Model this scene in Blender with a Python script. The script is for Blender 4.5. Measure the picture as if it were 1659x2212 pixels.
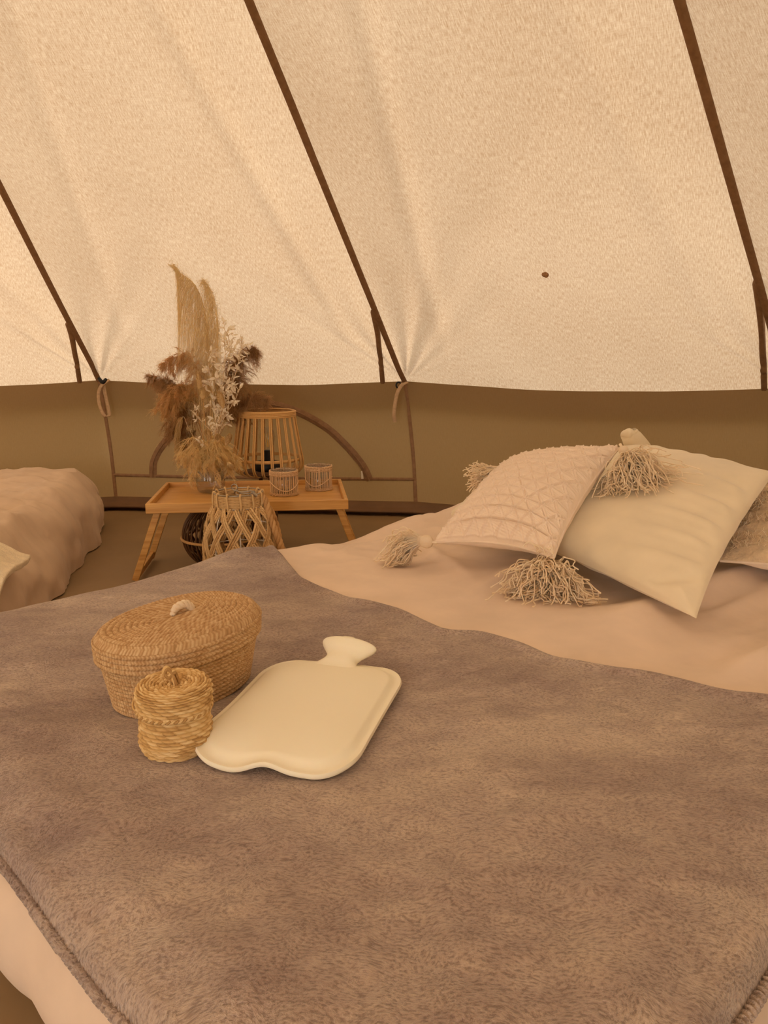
import bpy, math, random
import numpy as np
from mathutils import Vector, Matrix
random.seed(7); rng = np.random.default_rng(11)
pi = math.pi
for o in list(bpy.data.objects): bpy.data.objects.remove(o, do_unlink=True)
scn = bpy.context.scene; COL = scn.collection
# ------------------------------------------------------------------ camera
W, H, F = 1659.0, 2212.0, 1660.0
PITCH = math.radians(12.0); CAMZ = 0.70
cd = bpy.data.cameras.new('camera'); cam = bpy.data.objects.new('camera', cd); COL.objects.link(cam)
cd.sensor_fit = 'VERTICAL'; cd.sensor_height = 24.0; cd.lens = 24.0*F/H; cd.clip_start = .02
cam.location = (0, 0, CAMZ); cam.rotation_euler = (pi/2 - PITCH, 0, 0)
scn.camera = cam
# ------------------------------------------------------------------ world, sun, exposure
wd = bpy.data.worlds.new('world'); scn.world = wd; wd.use_nodes = True
bg = wd.node_tree.nodes['Background']; bg.inputs[0].default_value = (1.0, .97, .94, 1); bg.inputs[1].default_value = 6.4
sd = bpy.data.lights.new('sun', 'SUN'); sd.energy = 17; sd.angle = math.radians(18); sd.color = (1, .93, .82)
sun = bpy.data.objects.new('sun', sd); COL.objects.link(sun)
sun.rotation_euler = Vector((.80, .0, -.58)).to_track_quat('-Z', 'Y').to_euler(); sun.location = (-3, 5, 6)
scn.view_settings.view_transform = 'Standard'; scn.view_settings.look = 'None'
scn.view_settings.exposure = 0.32; scn.view_settings.gamma = 1.0; scn.view_settings.use_curve_mapping = False
# ------------------------------------------------------------------ helpers
cp, sp = math.cos(PITCH), math.sin(PITCH)
def ray(px, py):
    dx = (px-W/2)/F; dy = (H/2-py)/F
    return np.array([dx, cp+dy*sp, -sp+dy*cp])
def atY(px, py, Y): d = ray(px, py); return np.array([0, 0, CAMZ]) + d*(Y/d[1])
def atZ(px, py, z): d = ray(px, py); return np.array([0, 0, CAMZ]) + d*((z-CAMZ)/d[2])
def s2l(c): c = c/255.0; return c/12.92 if c <= .04045 else ((c+.055)/1.055)**2.4
def rgb(r, g, b): return (s2l(r), s2l(g), s2l(b), 1)
def alb(r, g, b, e=.74): return (s2l(r)**e, s2l(g)**e, s2l(b)**e, 1)
def _h(i, j, seed):
    n = np.sin(i*127.1+j*311.7+seed*74.7)*43758.5453
    return n-np.floor(n)
def vnoise(x, y, seed=0):
    x = np.asarray(x, float); y = np.asarray(y, float)
    xi = np.floor(x); yi = np.floor(y); fx = x-xi; fy = y-yi
    fx = fx*fx*fx*(fx*(fx*6-15)+10); fy = fy*fy*fy*(fy*(fy*6-15)+10)
    a = _h(xi, yi, seed); b = _h(xi+1, yi, seed); c = _h(xi, yi+1, seed); d = _h(xi+1, yi+1, seed)
    return (a+(b-a)*fx)*(1-fy)+(c+(d-c)*fx)*fy - .5
def fbm(x, y, seed=0, o=3):
    r = 0; a = 1
    for k in range(o): r = r + a*vnoise(x*2**k, y*2**k, seed+k*7.3); a *= .5
    return r
def sstep(a, b, x): t = np.clip((x-a)/(b-a), 0, 1); return t*t*(3-2*t)
class MB:
    def __init__(s): s.v = []; s.f = []; s.uv = []; s.tone = []; s.n = 0
    def add(s, V, Fq, uv=None, tone=None):
        V = np.asarray(V, float).reshape(-1, 3); Fq = np.asarray(Fq, int)
        s.v.append(V); s.f.append(Fq+s.n); s.n += len(V)
        s.uv.append(np.zeros((len(V), 2)) if uv is None else np.asarray(uv, float).reshape(-1, 2))
        s.tone.append(np.full(len(V), .5) if tone is None else np.asarray(tone, float).reshape(-1))
    def grid(s, P, uv=None, wrap=False, tone=None, flip=False):
        n, m = P.shape[:2]; idx = np.arange(n*m).reshape(n, m)
        if wrap: idx = np.concatenate([idx, idx[:1]], 0)
        q = np.stack([idx[:-1, :-1], idx[1:, :-1], idx[1:, 1:], idx[:-1, 1:]], -1).reshape(-1, 4)
        if flip: q = q[:, ::-1]
        if uv is None:
            a, b = np.meshgrid(np.linspace(0, 1, n), np.linspace(0, 1, m), indexing='ij'); uv = np.stack([a, b], -1)
        s.add(P, q, uv, tone)
    def tubes(s, P, R, sides=6, tone=None, caps=False, closed=False):
        P = np.asarray(P, float)
        if P.ndim == 2: P = P[None]
        N, K = P.shape[:2]; R = np.broadcast_to(np.asarray(R, float), (N, K))
        T = np.empty_like(P)
        if closed: T[:] = np.roll(P, -1, 1)-np.roll(P, 1, 1)
        else: T[:, 1:-1] = P[:, 2:]-P[:, :-2]; T[:, 0] = P[:, 1]-P[:, 0]; T[:, -1] = P[:, -1]-P[:, -2]
        T /= np.linalg.norm(T, axis=-1, keepdims=True)+1e-12
        ref = np.where(np.abs(T[:, 0, 2:3]) > .9, np.array([[1., 0, 0]]), np.array([[0, 0, 1.]]))
        n = ref; NN = np.empty_like(P)
        for k in range(K):
            n = n-(n*T[:, k]).sum(-1, keepdims=True)*T[:, k]; n = n/(np.linalg.norm(n, axis=-1, keepdims=True)+1e-9); NN[:, k] = n
        B = np.cross(T, NN)
        a = np.arange(sides)*2*pi/sides
        V = P[:, :, None]+R[:, :, None, None]*(np.cos(a)[None, None, :, None]*NN[:, :, None]+np.sin(a)[None, None, :, None]*B[:, :, None])
        idx = np.arange(N*K*sides).reshape(N, K, sides)
        i0 = idx if closed else idx[:, :-1]; i1 = np.roll(idx, -1, 1) if closed else idx[:, 1:]
        q = np.stack([i0, np.roll(i0, -1, 2), np.roll(i1, -1, 2), i1], -1).reshape(-1, 4)
        if tone is not None: tone = np.broadcast_to(np.asarray(tone, float).reshape(-1, 1, 1), (N, K, sides))
        L = np.zeros((N, K)); L[:, 1:] = np.cumsum(np.linalg.norm(np.diff(P, axis=1), axis=-1), 1)
        uv = np.stack([np.broadcast_to(a/(2*pi), (N, K, sides)), np.broadcast_to(L[:, :, None], (N, K, sides))], -1)
        s.add(V, q, uv, tone)
        if caps and not closed:
            for e in (0, K-1):
                c = P[:, e]; C = s.n; 
                ring = V[:, e]; VV = np.concatenate([ring, np.repeat(c[:, None], 1, 1)], 1)
                k = np.arange(N)[:, None]*(sides+1); r = np.arange(sides)[None]
                q = np.stack([k+r, k+(r+1) % sides, k+sides+0*r, k+sides+0*r], -1).reshape(-1, 4)
                s.add(VV, q[:, :3], None, None if tone is None else np.full(N*(sides+1), .5))
    def torus(s, c, R, r, seg=48, sides=8, squash=1.0):
        a = np.arange(seg)*2*pi/seg
        P = np.stack([c[0]+R*np.cos(a), c[1]+R*np.sin(a), np.full(seg, c[2])], -1)
        s.tubes(P, r, sides, closed=True)
    def lathe(s, prof, c=(0, 0, 0), seg=48):
        prof = np.array(prof, float); a = np.arange(seg)*2*pi/seg
        P = np.stack([c[0]+np.cos(a)[:, None]*prof[None, :, 0], c[1]+np.sin(a)[:, None]*prof[None, :, 0], c[2]+np.broadcast_to(prof[None, :, 1], (seg, len(prof)))], -1)
        s.grid(P, wrap=True)
    def box(s, c, d, M=None):
        c = np.array(c, float); d = np.array(d, float)/2
        V = np.array([[x, y, z] for x in (-1, 1) for y in (-1, 1) for z in (-1, 1)], float)*d
        if M is not None: V = V@np.array(M).T
        s.add(V+c, [[0, 1, 3, 2], [4, 6, 7, 5], [0, 4, 5, 1], [2, 3, 7, 6], [0, 2, 6, 4], [1, 5, 7, 3]])
    def mesh(s, name, smooth=True):
        me = bpy.data.meshes.new(name); V = np.concatenate(s.v); me.vertices.add(len(V)); me.vertices.foreach_set('co', V.ravel())
        lv = np.concatenate([f.ravel() for f in s.f]); tot = np.concatenate([np.full(len(f), f.shape[1]) for f in s.f])
        me.loops.add(len(lv)); me.loops.foreach_set('vertex_index', lv.astype(np.int32))
        me.polygons.add(len(tot)); st = np.concatenate([[0], np.cumsum(tot)[:-1]])
        me.polygons.foreach_set('loop_start', st.astype(np.int32)); me.polygons.foreach_set('loop_total', tot.astype(np.int32))
        me.polygons.foreach_set('use_smooth', np.full(len(tot), smooth))
        me.update(calc_edges=True)
        ul = me.uv_layers.new(name='UVMap'); ul.data.foreach_set('uv', np.concatenate(s.uv)[lv].ravel())
        at = me.attributes.new('tone', 'FLOAT', 'POINT'); at.data.foreach_set('value', np.concatenate(s.tone))
        me.validate()
        return me
    def build(s, name, mat, parent=None, smooth=True, bevel=0, solid=0):
        o = bpy.data.objects.new(name, s.mesh(name, smooth)); COL.objects.link(o)
        o.data.materials.append(mat)
        if parent is not None:
            o.parent = parent
        if solid: md = o.modifiers.new('s', 'SOLIDIFY'); md.thickness = solid; md.offset = 0
        if bevel: md = o.modifiers.new('b', 'BEVEL'); md.width = bevel; md.segments = 2; md.limit_method = 'ANGLE'
        return o
def empty(name, loc=(0, 0, 0), rz=0):
    o = bpy.data.objects.new(name, None); COL.objects.link(o); o.location = loc; o.rotation_euler = (0, 0, rz); o.empty_display_size = .05; return o
def tag(o, label=None, cat=None, group=None, kind=None):
    for k, v in (('label', label), ('category', cat), ('group', group), ('kind', kind)):
        if v: o[k] = v
    return o
def linkmesh(name, me, parent, loc, rot=(0, 0, 0), sc=(1, 1, 1)):
    o = bpy.data.objects.new(name, me); COL.objects.link(o); o.parent = parent; o.location = loc; o.rotation_euler = rot; o.scale = sc; return o
def spline(pts, n):
    P = np.array(pts, float); k = len(P); t = np.linspace(0, k-1, n); i = np.clip(t.astype(int), 0, k-2); f = (t-i)[:, None]
    Q = np.concatenate([[2*P[0]-P[1]], P, [2*P[-1]-P[-2]]]); a, b, c, d = Q[i], Q[i+1], Q[i+2], Q[i+3]
    return .5*((2*b)+(-a+c)*f+(2*a-5*b+4*c-d)*f**2+(-a+3*b-3*c+d)*f**3)
# ------------------------------------------------------------------ materials
class NT:
    def __init__(s, name):
        s.m = bpy.data.materials.new(name); s.m.use_nodes = True; s.t = s.m.node_tree; s.t.nodes.clear()
        s.out = s.n('ShaderNodeOutputMaterial')
    def n(s, typ, **kw):
        nd = s.t.nodes.new(typ)
        for k, v in kw.items(): setattr(nd, k, v)
        return nd
    def l(s, a, b): s.t.links.new(a, b)
    def uv(s, sc=(1, 1, 1), rot=0, obj=False):
        tc = s.n('ShaderNodeTexCoord'); mp = s.n('ShaderNodeMapping'); mp.inputs['Scale'].default_value = sc; mp.inputs['Rotation'].default_value = (0, 0, rot)
        s.l(tc.outputs['Object' if obj else 'UV'], mp.inputs[0]); return mp.outputs[0]
    def noise(s, vec, scale, detail=3, rough=.55):
        nd = s.n('ShaderNodeTexNoise'); nd.inputs['Scale'].default_value = scale; nd.inputs['Detail'].default_value = detail; nd.inputs['Roughness'].default_value = rough
        s.l(vec, nd.inputs['Vector']); return nd.outputs['Fac']
    def math(s, op, a, b=None):
        nd = s.n('ShaderNodeMath', operation=op)
        for i, x in enumerate((a, b)):
            if x is None: continue
            if isinstance(x, (int, float)): nd.inputs[i].default_value = x
            else: s.l(x, nd.inputs[i])
        return nd.outputs[0]
    def ramp(s, fac, *stops):
        nd = s.n('ShaderNodeValToRGB'); cr = nd.color_ramp
        while len(cr.elements) < len(stops): cr.elements.new(.5)
        for e, (p, c) in zip(cr.elements, stops): e.position = p; e.color = c
        s.l(fac, nd.inputs[0]); return nd.outputs[0]
    def bump(s, h, strength=.3, dist=.001, prev=None):
        nd = s.n('ShaderNodeBump'); nd.inputs['Strength'].default_value = strength; nd.inputs['Distance'].default_value = dist
        s.l(h, nd.inputs['Height'])
        if prev is not None: s.l(prev, nd.inputs['Normal'])
        return nd.outputs[0]
    def attr(s, name): nd = s.n('ShaderNodeAttribute'); nd.attribute_name = name; return nd.outputs['Fac']
    def principled(s, col, rough=.8, nrm=None, sheen=0, spec=.3, trans=0):
        p = s.n('ShaderNodeBsdfPrincipled')
        if isinstance(col, tuple): p.inputs['Base Color'].default_value = col
        else: s.l(col, p.inputs['Base Color'])
        p.inputs['Roughness'].default_value = rough; p.inputs['Specular IOR Level'].default_value = spec
        p.inputs['Sheen Weight'].default_value = sheen; p.inputs['Transmission Weight'].default_value = trans
        if nrm is not None: s.l(nrm, p.inputs['Normal'])
        s.l(p.outputs[0], s.out.inputs[0]); return p
    def thin(s, col, tr=.5, nrm=None, tcol=None):
        d = s.n('ShaderNodeBsdfDiffuse'); t = s.n('ShaderNodeBsdfTranslucent'); mx = s.n('ShaderNodeMixShader'); mx.inputs[0].default_value = tr
        for q, c in ((d, col), (t, tcol or col)):
            if isinstance(c, tuple): q.inputs[0].default_value = c
            else: s.l(c, q.inputs[0])
            if nrm is not None: s.l(nrm, q.inputs['Normal'])
        s.l(d.outputs[0], mx.inputs[1]); s.l(t.outputs[0], mx.inputs[2]); s.l(mx.outputs[0], s.out.inputs[0])
def m_canvas(name, c0, c1, tr, contrast=1.0, tf=(.152, .128, .104, 1)):
    k = NT(name)
    a = k.noise(k.uv((430, 48, 1)), 1, 4, .6); b = k.noise(k.uv((50, 340, 1)), 1, 3, .6); c = k.noise(k.uv((3, 2, 1)), 1, 3)
    h = k.math('ADD', k.math('ADD', k.math('MULTIPLY', a, .66), k.math('MULTIPLY', b, .20)), k.math('MULTIPLY', c, .14))
    col = k.ramp(h, (.5-.14/contrast, c0), (.5+.14/contrast, c1))
    mx = k.n('ShaderNodeMix', data_type='RGBA', blend_type='MULTIPLY'); mx.inputs[0].default_value = 1; k.l(col, mx.inputs[6]); mx.inputs[7].default_value = tf
    k.thin(col, tr, k.bump(h, .3, .001), mx.outputs[2]); return k.m
M = {}
M['roof'] = m_canvas('roof_canvas', rgb(196, 172, 144), rgb(250, 240, 224), .55, .85)
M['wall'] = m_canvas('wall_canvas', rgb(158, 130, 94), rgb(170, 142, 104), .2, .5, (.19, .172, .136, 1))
def m_plain(name, col, rough=.8, sheen=0, spec=.3, ns=None, namp=.15, bump=0, bs=None, obj=True, bd=.001):
    k = NT(name); nrm = None; c = col
    if ns:
        n = k.noise(k.uv((ns, ns, ns) if not isinstance(ns, tuple) else ns, obj=obj), 1, 4)
        lo = tuple(x*(1-namp) for x in col[:3])+(1,); hi = tuple(min(1, x*(1+namp)) for x in col[:3])+(1,)
        c = k.ramp(n, (.3, lo), (.7, hi))
    if bump:
        bs = bs or 400; nrm = k.bump(k.noise(k.uv((bs, bs, bs) if not isinstance(bs, tuple) else bs, obj=obj), 1, 3), bump, bd)
    k.principled(c, rough, nrm, sheen, spec); return k.m
M['tape'] = m_plain('seam_tape', rgb(142, 108, 78), ns=60, bump=.3)
M['strap'] = m_plain('strap_webbing', alb(176, 138, 98), ns=90, bump=.4)
M['black'] = m_plain('black_plastic', rgb(22, 20, 20), .45)
M['metal'] = NT('metal').m
_k = NT('grey_metal'); _p = _k.principled(alb(150, 140, 125), .35); _p.inputs['Metallic'].default_value = .9; M['metal'] = _k.m
M['groundsheet'] = m_plain('groundsheet', rgb(142, 116, 82), .55, ns=(3, 3, 3), namp=.12, bump=.25, bs=(9, 9, 9), bd=.01, spec=.35)
M['mud'] = m_plain('mud_wall', rgb(118, 88, 60), .6, ns=8, bump=.3, bs=30, bd=.004)
M['grass'] = m_plain('lawn', rgb(120, 126, 60), .95, ns=6, namp=.3)
def m_cloth(name, col, bumpscale=900, amp=.08, soft=(14, 14, 14), bd2=.004, sheen=.15):
    k = NT(name); n = k.noise(k.uv((7, 7, 7), obj=True), 1, 4)
    lo = tuple(x*(1-amp) for x in col[:3])+(1,); hi = tuple(min(1, x*(1+amp)) for x in col[:3])+(1,)
    c = k.ramp(n, (.3, lo), (.7, hi))
    b = k.bump(k.noise(k.uv((bumpscale,)*3, obj=True), 1, 2), .15, .0006)
    b2 = k.bump(k.noise(k.uv(soft, obj=True), 1, 4, .5), .35, bd2, b)
    k.principled(c, .85, b2, sheen, .15); return k.m
M['sheet'] = m_cloth('cotton_sheet', alb(221, 191, 163))
M['sheet2'] = m_cloth('cotton_duvet', alb(196, 164, 132), soft=(16, 16, 16), bd2=.006)
M['cream'] = m_cloth('cream_velvet', alb(226, 206, 168), soft=(8, 8, 8), bd2=.004, sheen=.3)
def m_fleece():
    k = NT('fleece')
    w = k.n('ShaderNodeTexCoord'); 
    big = k.noise(k.uv((2.6, 4.2, 3), rot=.6, obj=True), 1, 4, .55)
    mid = k.noise(k.uv((16, 26, 16), rot=.9, obj=True), 1, 4, .65)
    # fibres: strongly stretched noise, warped by a larger one
    mp = k.n('ShaderNodeMapping'); mp.inputs['Scale'].default_value = (210, 430, 210); mp.inputs['Rotation'].default_value = (0, 0, .25)
    va = k.n('ShaderNodeVectorMath', operation='ADD'); vs = k.n('ShaderNodeVectorMath', operation='SCALE'); vs.inputs['Scale'].default_value = .045
    nz = k.n('ShaderNodeTexNoise'); nz.inputs['Scale'].default_value = 14; nz.inputs['Detail'].default_value = 2; k.l(w.outputs['Object'], nz.inputs['Vector'])
    k.l(nz.outputs['Color'], vs.inputs[0]); k.l(w.outputs['Object'], va.inputs[0]); k.l(vs.outputs[0], va.inputs[1]); k.l(va.outputs[0], mp.inputs[0])
    fib = k.noise(mp.outputs[0], 1, 3, .6)
    t = k.math('ADD', k.math('ADD', k.math('MULTIPLY', big, .60), k.math('MULTIPLY', mid, .26)), k.math('MULTIPLY', fib, .14))
    col = k.ramp(t, (.38, alb(128, 99, 89)), (.5, alb(166, 138, 121)), (.60, alb(194, 166, 142)))
    mm = k.n('ShaderNodeMix', data_type='RGBA', blend_type='MULTIPLY'); mm.inputs[0].default_value = 1; k.l(col, mm.inputs[6]); k.l(k.ramp(fib, (.36, (.60, .57, .55, 1)), (.50, (.92, .91, .90, 1)), (.62, (1, 1, 1, 1))), mm.inputs[7]); col = mm.outputs[2]
    nb = k.bump(fib, 1.0, .004); nb = k.bump(mid, .4, .006, nb)
    k.principled(col, .95, nb, .35, .05); return k.m
M['fleece'] = m_fleece()
M['terry'] = m_plain('terry_cloth', alb(232, 208, 166), .95, .3, .05, ns=60, namp=.1, bump=.9, bs=350, bd=.003)
def m_wood(name, c0, c1):
    k = NT(name); n = k.noise(k.uv((4, 90, 90), obj=True), 1, 4, .6); n2 = k.noise(k.uv((14, 400, 400), obj=True), 1, 2)
    t = k.math('ADD', k.math('MULTIPLY', n, .7), k.math('MULTIPLY', n2, .3))
    k.principled(k.ramp(t, (.35, c0), (.65, c1)), .42, k.bump(t, .15, .0005), 0, .35); return k.m
M['bamboo'] = m_wood('bamboo', rgb(184, 132, 66), rgb(218, 168, 96))
def m_fibre(name, c0, c1, rough=.75, tr=0, bump=0, bs=(1, 300, 1)):
    k = NT(name); t = k.attr('tone'); nrm = None
    n = k.noise(k.uv((220, 220, 220), obj=True), 1, 3); t = k.math('ADD', k.math('MULTIPLY', t, .6), k.math('MULTIPLY', n, .4))
    col = k.ramp(t, (.15, c0), (.85, c1))
    if bump:
        wv = k.n('ShaderNodeTexWave'); wv.bands_direction = 'DIAGONAL'; wv.inputs['Scale'].default_value = 1; wv.inputs['Distortion'].default_value = 1
        k.l(k.uv(bs), wv.inputs['Vector']); nrm = k.bump(wv.outputs['Fac'], bump, .0012)
    if tr: k.thin(col, tr, nrm)
    else: k.principled(col, rough, nrm, 0, .25)
    return k.m
M['cord'] = m_fibre('paper_cord', alb(176, 136, 84, .92), alb(226, 188, 132, .92), bump=.6, bs=(1, 60, 1))
M['rope'] = m_fibre('thick_rope', alb(160, 116, 68, .92), alb(206, 162, 106, .92))
M['rattan'] = m_fibre('rattan', alb(184, 136, 76, .92), alb(226, 178, 112, .92), .5)
M['rattan2'] = m_fibre('pale_rattan', alb(190, 148, 104, .92), alb(232, 196, 150, .92), .6)
M['darkcane'] = m_fibre('dark_cane', rgb(70, 44, 24), rgb(120, 84, 50), .5)
M['whitewire'] = m_plain('white_wire', alb(226, 214, 194), .4)
M['plume_gold'] = m_fibre('golden_plume', alb(255, 218, 148, .55), alb(255, 238, 180, .55), tr=.6)
M['plume_brown'] = m_fibre('brown_plume', alb(170, 120, 74), alb(232, 186, 128), tr=.55)
M['plume_tan'] = m_fibre('tan_plume', alb(228, 176, 108), alb(255, 220, 156), tr=.55)
M['curly'] = m_fibre('curly_grass', alb(255, 206, 118, .55), alb(255, 236, 164, .55), tr=.55)
M['straw'] = m_fibre('straw', alb(190, 150, 92, .92), alb(232, 198, 142, .92), tr=.2)
M['leaf'] = m_fibre('bleached_leaf', alb(240, 220, 190), alb(255, 244, 222), tr=.35)
M['stem'] = m_fibre('bleached_stem', alb(176, 144, 106), alb(214, 184, 144))
M['yarn'] = m_fibre('cotton_yarn', alb(250, 226, 190), alb(255, 240, 212), tr=.4)
k = NT('embossed_cotton'); n = k.noise(k.uv((700, 700, 1)), 1, 2); n2 = k.noise(k.uv((160, 160, 1)), 1, 3)
k.principled(alb(238, 212, 184), .9, k.bump(n2, .5, .0012, k.bump(n, .4, .0008)), .2, .1); M['emboss'] = k.m
M['backing'] = m_cloth('pillow_backing', alb(232, 206, 178), soft=(20, 20, 20))
M['tuft'] = m_plain('tufted_weave', alb(214, 182, 140), .95, .2, .1, ns=40, bump=.9, bs=(260, 260, 260), bd=.003)
k = NT('rubber'); n = k.noise(k.uv((1500, 1500, 1500), obj=True), 1, 1); p = k.principled((.955, .88, .68, 1), .5, k.bump(n, .08, .0003), 0, .3)
p.inputs['Subsurface Weight'].default_value = .1; p.inputs['Subsurface Radius'].default_value = (.01, .007, .004); M['rubber'] = k.m
def m_weave(name, c0, c1, c2):
    k = NT(name); t = k.attr('tone'); n = k.noise(k.uv((260, 260, 260), obj=True), 1, 3); tt = k.math('ADD', k.math('MULTIPLY', t, .75), k.math('MULTIPLY', n, .25))
    k.principled(k.ramp(tt, (.15, c0), (.5, c1), (.9, c2)), .65, k.bump(n, .3, .0008), 0, .2); return k.m
M['seagrass'] = m_weave('seagrass', rgb(140, 98, 50), alb(208, 166, 104, .9), alb(240, 210, 152, .85))
M['jute'] = m_weave('jute_braid', rgb(138, 104, 66), rgb(190, 150, 104), alb(228, 198, 152, .9))
def m_glass(name, col=(1, 1, 1, 1), rough=.03):
    k = NT(name); t = k.n('ShaderNodeBsdfTransparent'); t.inputs[0].default_value = col; g = k.n('ShaderNodeBsdfGlossy'); g.inputs['Roughness'].default_value = rough; lw = k.n('ShaderNodeLayerWeight'); lw.inputs[0].default_value = .5
    fc = k.math('ADD', k.math('MULTIPLY', k.math('POWER', lw.outputs['Facing'], 4.0), .6), .04)
    mx = k.n('ShaderNodeMixShader'); k.l(fc, mx.inputs[0]); k.l(t.outputs[0], mx.inputs[1]); k.l(g.outputs[0], mx.inputs[2]); k.l(mx.outputs[0], k.out.inputs[0]); return k.m
M['glass'] = m_glass('clear_glass', (.93, .94, .95, 1))
k = NT('speckled_glaze'); n = k.noise(k.uv((120, 120, 60), obj=True), 1, 3); k.principled(k.ramp(n, (.42, alb(96, 66, 36)), (.56, alb(158, 128, 86))), .35); M['speckle'] = k.m
k = NT('filament'); e = k.n('ShaderNodeBsdfPrincipled'); e.inputs['Base Color'].default_value = alb(230, 170, 60); k.l(e.outputs[0], k.out.inputs[0]); M['filament'] = k.m
# ------------------------------------------------------------------ tent shell
NP = 18
A2 = np.array([-1.25, 3.42]); B2 = np.array([.088, 3.30]); side = np.linalg.norm(B2-A2)
RT = side/(2*math.sin(pi/NP)); mid = (A2+B2)/2; dv = (B2-A2)/side; nrm2 = np.array([dv[1], -dv[0]])
CT = mid+nrm2*RT*math.cos(pi/NP)
aA = math.atan2(*(A2-CT)[::-1])
def corner(k): a = aA-k*2*pi/NP; return CT+RT*np.array([math.cos(a), math.sin(a)])+(np.array([.12, .0]) if k == 2 else 0)      # k=0 is A, k=1 is B, k=2 is C
ZW = .565; APEX = np.array([-1.04, -.12, 3.18])
def seam_pt(k, r):
    c = corner(k); P0 = np.array([c[0], c[1], ZW]); r = np.asarray(r)[..., None]
    P = P0*(1-r)+APEX*r
    return P
def panel(k, s, r, wr=1.0):
    """point on roof panel k (between corner k and k+1)"""
    s = np.asarray(s, float); r = np.asarray(r, float)
    a = seam_pt(k, r); b = seam_pt(k+1, r); P = a*(1-s[..., None])+b*s[..., None]
    w = side*(1-r); L = 4.6; x = s*w; y = r*L
    n = np.cross(corner3(k+1)-corner3(k), APEX-corner3(k)); n /= np.linalg.norm(n)
    if n[2] > 0: n = -n                                # points inward / down
    sag = .035*np.sin(pi*s)*np.clip(1-r, 0, 1)**.5*(.25+sstep(0, .25, r))
    fan = 0
    for (cx, sgn, sd_) in ((x, 1, 3*k), (w-x, -1, 3*k+1)):
        d = np.sqrt(cx**2+y**2)+1e-6; th = np.arctan2(y, cx+1e-6)
        fan = fan + .006*np.sin(th*24+3*vnoise(th*5, d*1.2, sd_+k))*np.exp(-d/.75)*sstep(.0, .12, d)*(.12+sstep(.75, 1.15, th)*1.1)*(.5+.8*vnoise(th*9, d*0+k, sd_)+.4)
        fan = fan + .010*np.exp(-((cx-.16-.03*sgn-.05*y)/.035)**2)*sstep(.1, .5, y)*(1-sstep(1.2, 2.6, y))*(1 if (k % 2 == 0) == (sgn < 0) else .5)
    bag = .016*fbm(x*1.6, y*1.1, k+5, 3)*np.sin(pi*s)
    P = P+n*(sag+wr*(fan+bag))[..., None]*1.0
    drop = -.018*np.sin(pi*s)*np.exp(-r*25)
    P[..., 2] += drop
    return P
def corner3(k): c = corner(k); return np.array([c[0], c[1], ZW])
ceiling = empty('ceiling', (CT[0], CT[1], ZW)); tag(ceiling, kind='structure', label='cream canvas tent roof of sloping panels')
cinv = -np.array([CT[0], CT[1], ZW])
DOOR = (9, 10)
for kk in range(-8, 10):
    hi = -1 <= kk <= 2
    if kk in (9,):  # doorway behind the camera: the panel starts above the opening
        rr = np.linspace(.42, .995, 20)
    else: rr = np.concatenate([np.linspace(0, .5, 220 if hi else 14), np.linspace(.5, .995, 60 if hi else 8)[1:]])
    ss = np.linspace(0, 1, 180 if hi else 12)
    S, R_ = np.meshgrid(ss, rr, indexing='ij'); P = panel(kk, S, R_)
    uv = np.stack([(S-.5)*side*(1-R_)+kk*3, R_*4.6], -1)
    mb = MB(); mb.grid(P+cinv, uv); mb.build('canvas_panel', M['roof'], ceiling)
    # outer valance hanging beyond the wall
    if kk != 9:
        s1 = np.linspace(0, 1, 20); e = panel(kk, s1, s1*0); out = (e[:, :2]-CT)/np.linalg.norm(e[:, :2]-CT, axis=1)[:, None]
        rows = []
        for (o_, z_) in ((.0, .0), (.03, -.01), (.045, -.04), (.05, -.11)): 
            q = e.copy(); q[:, :2] += out*o_; q[:, 2] += z_; rows.append(q)
        mb = MB(); mb.grid(np.stack(rows, 1)+cinv); mb.build('valance', M['roof'], ceiling)
    # seam tape along the seam at corner kk
    if -2 <= kk <= 3:
        r = np.linspace(0, .97, 160); c = panel(kk, r*0, r); t = (corner3(kk+1)-corner3(kk-1)); t /= np.linalg.norm(t)
        nin = np.cross(t, APEX-corner3(kk)); nin /= np.linalg.norm(nin); nin = -nin if nin[2] > 0 else nin
        wdt = .0120; g = np.stack([c+nin*.004-t*wdt, c+nin*.010-t*wdt*.6, c+nin*.010+t*wdt*.6, c+nin*.004+t*wdt], 1)
        mb = MB(); mb.grid(g+cinv); mb.build('seam_tape', M['tape'], ceiling)
        # branch tape: leaves the seam and drops to the wall, across panel kk-1
        L_ = {0: (.095, .94), 1: (.112, .93), 2: (.135, .945)}.get(kk, (.11, .93))
        u_ = np.linspace(0, 1, 60); r = L_[0]*(1-u_); s_ = 1-(1-L_[1])*(u_)
        c = panel(kk-1, s_, r)+nin*.004
        wd_ = (.0105*(1+.6*np.exp(-((u_-.0)/.25)**2))*sstep(-.01, .09, u_))[:, None]
        g = np.stack([c-t*wd_-nin*.002, c+nin*.005-t*wd_*.6, c+nin*.005+t*wd_*.6, c+t*wd_-nin*.002], 1)
        mb = MB(); mb.grid(g+cinv); mb.build('seam_tape', M['tape'], ceiling)
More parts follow.
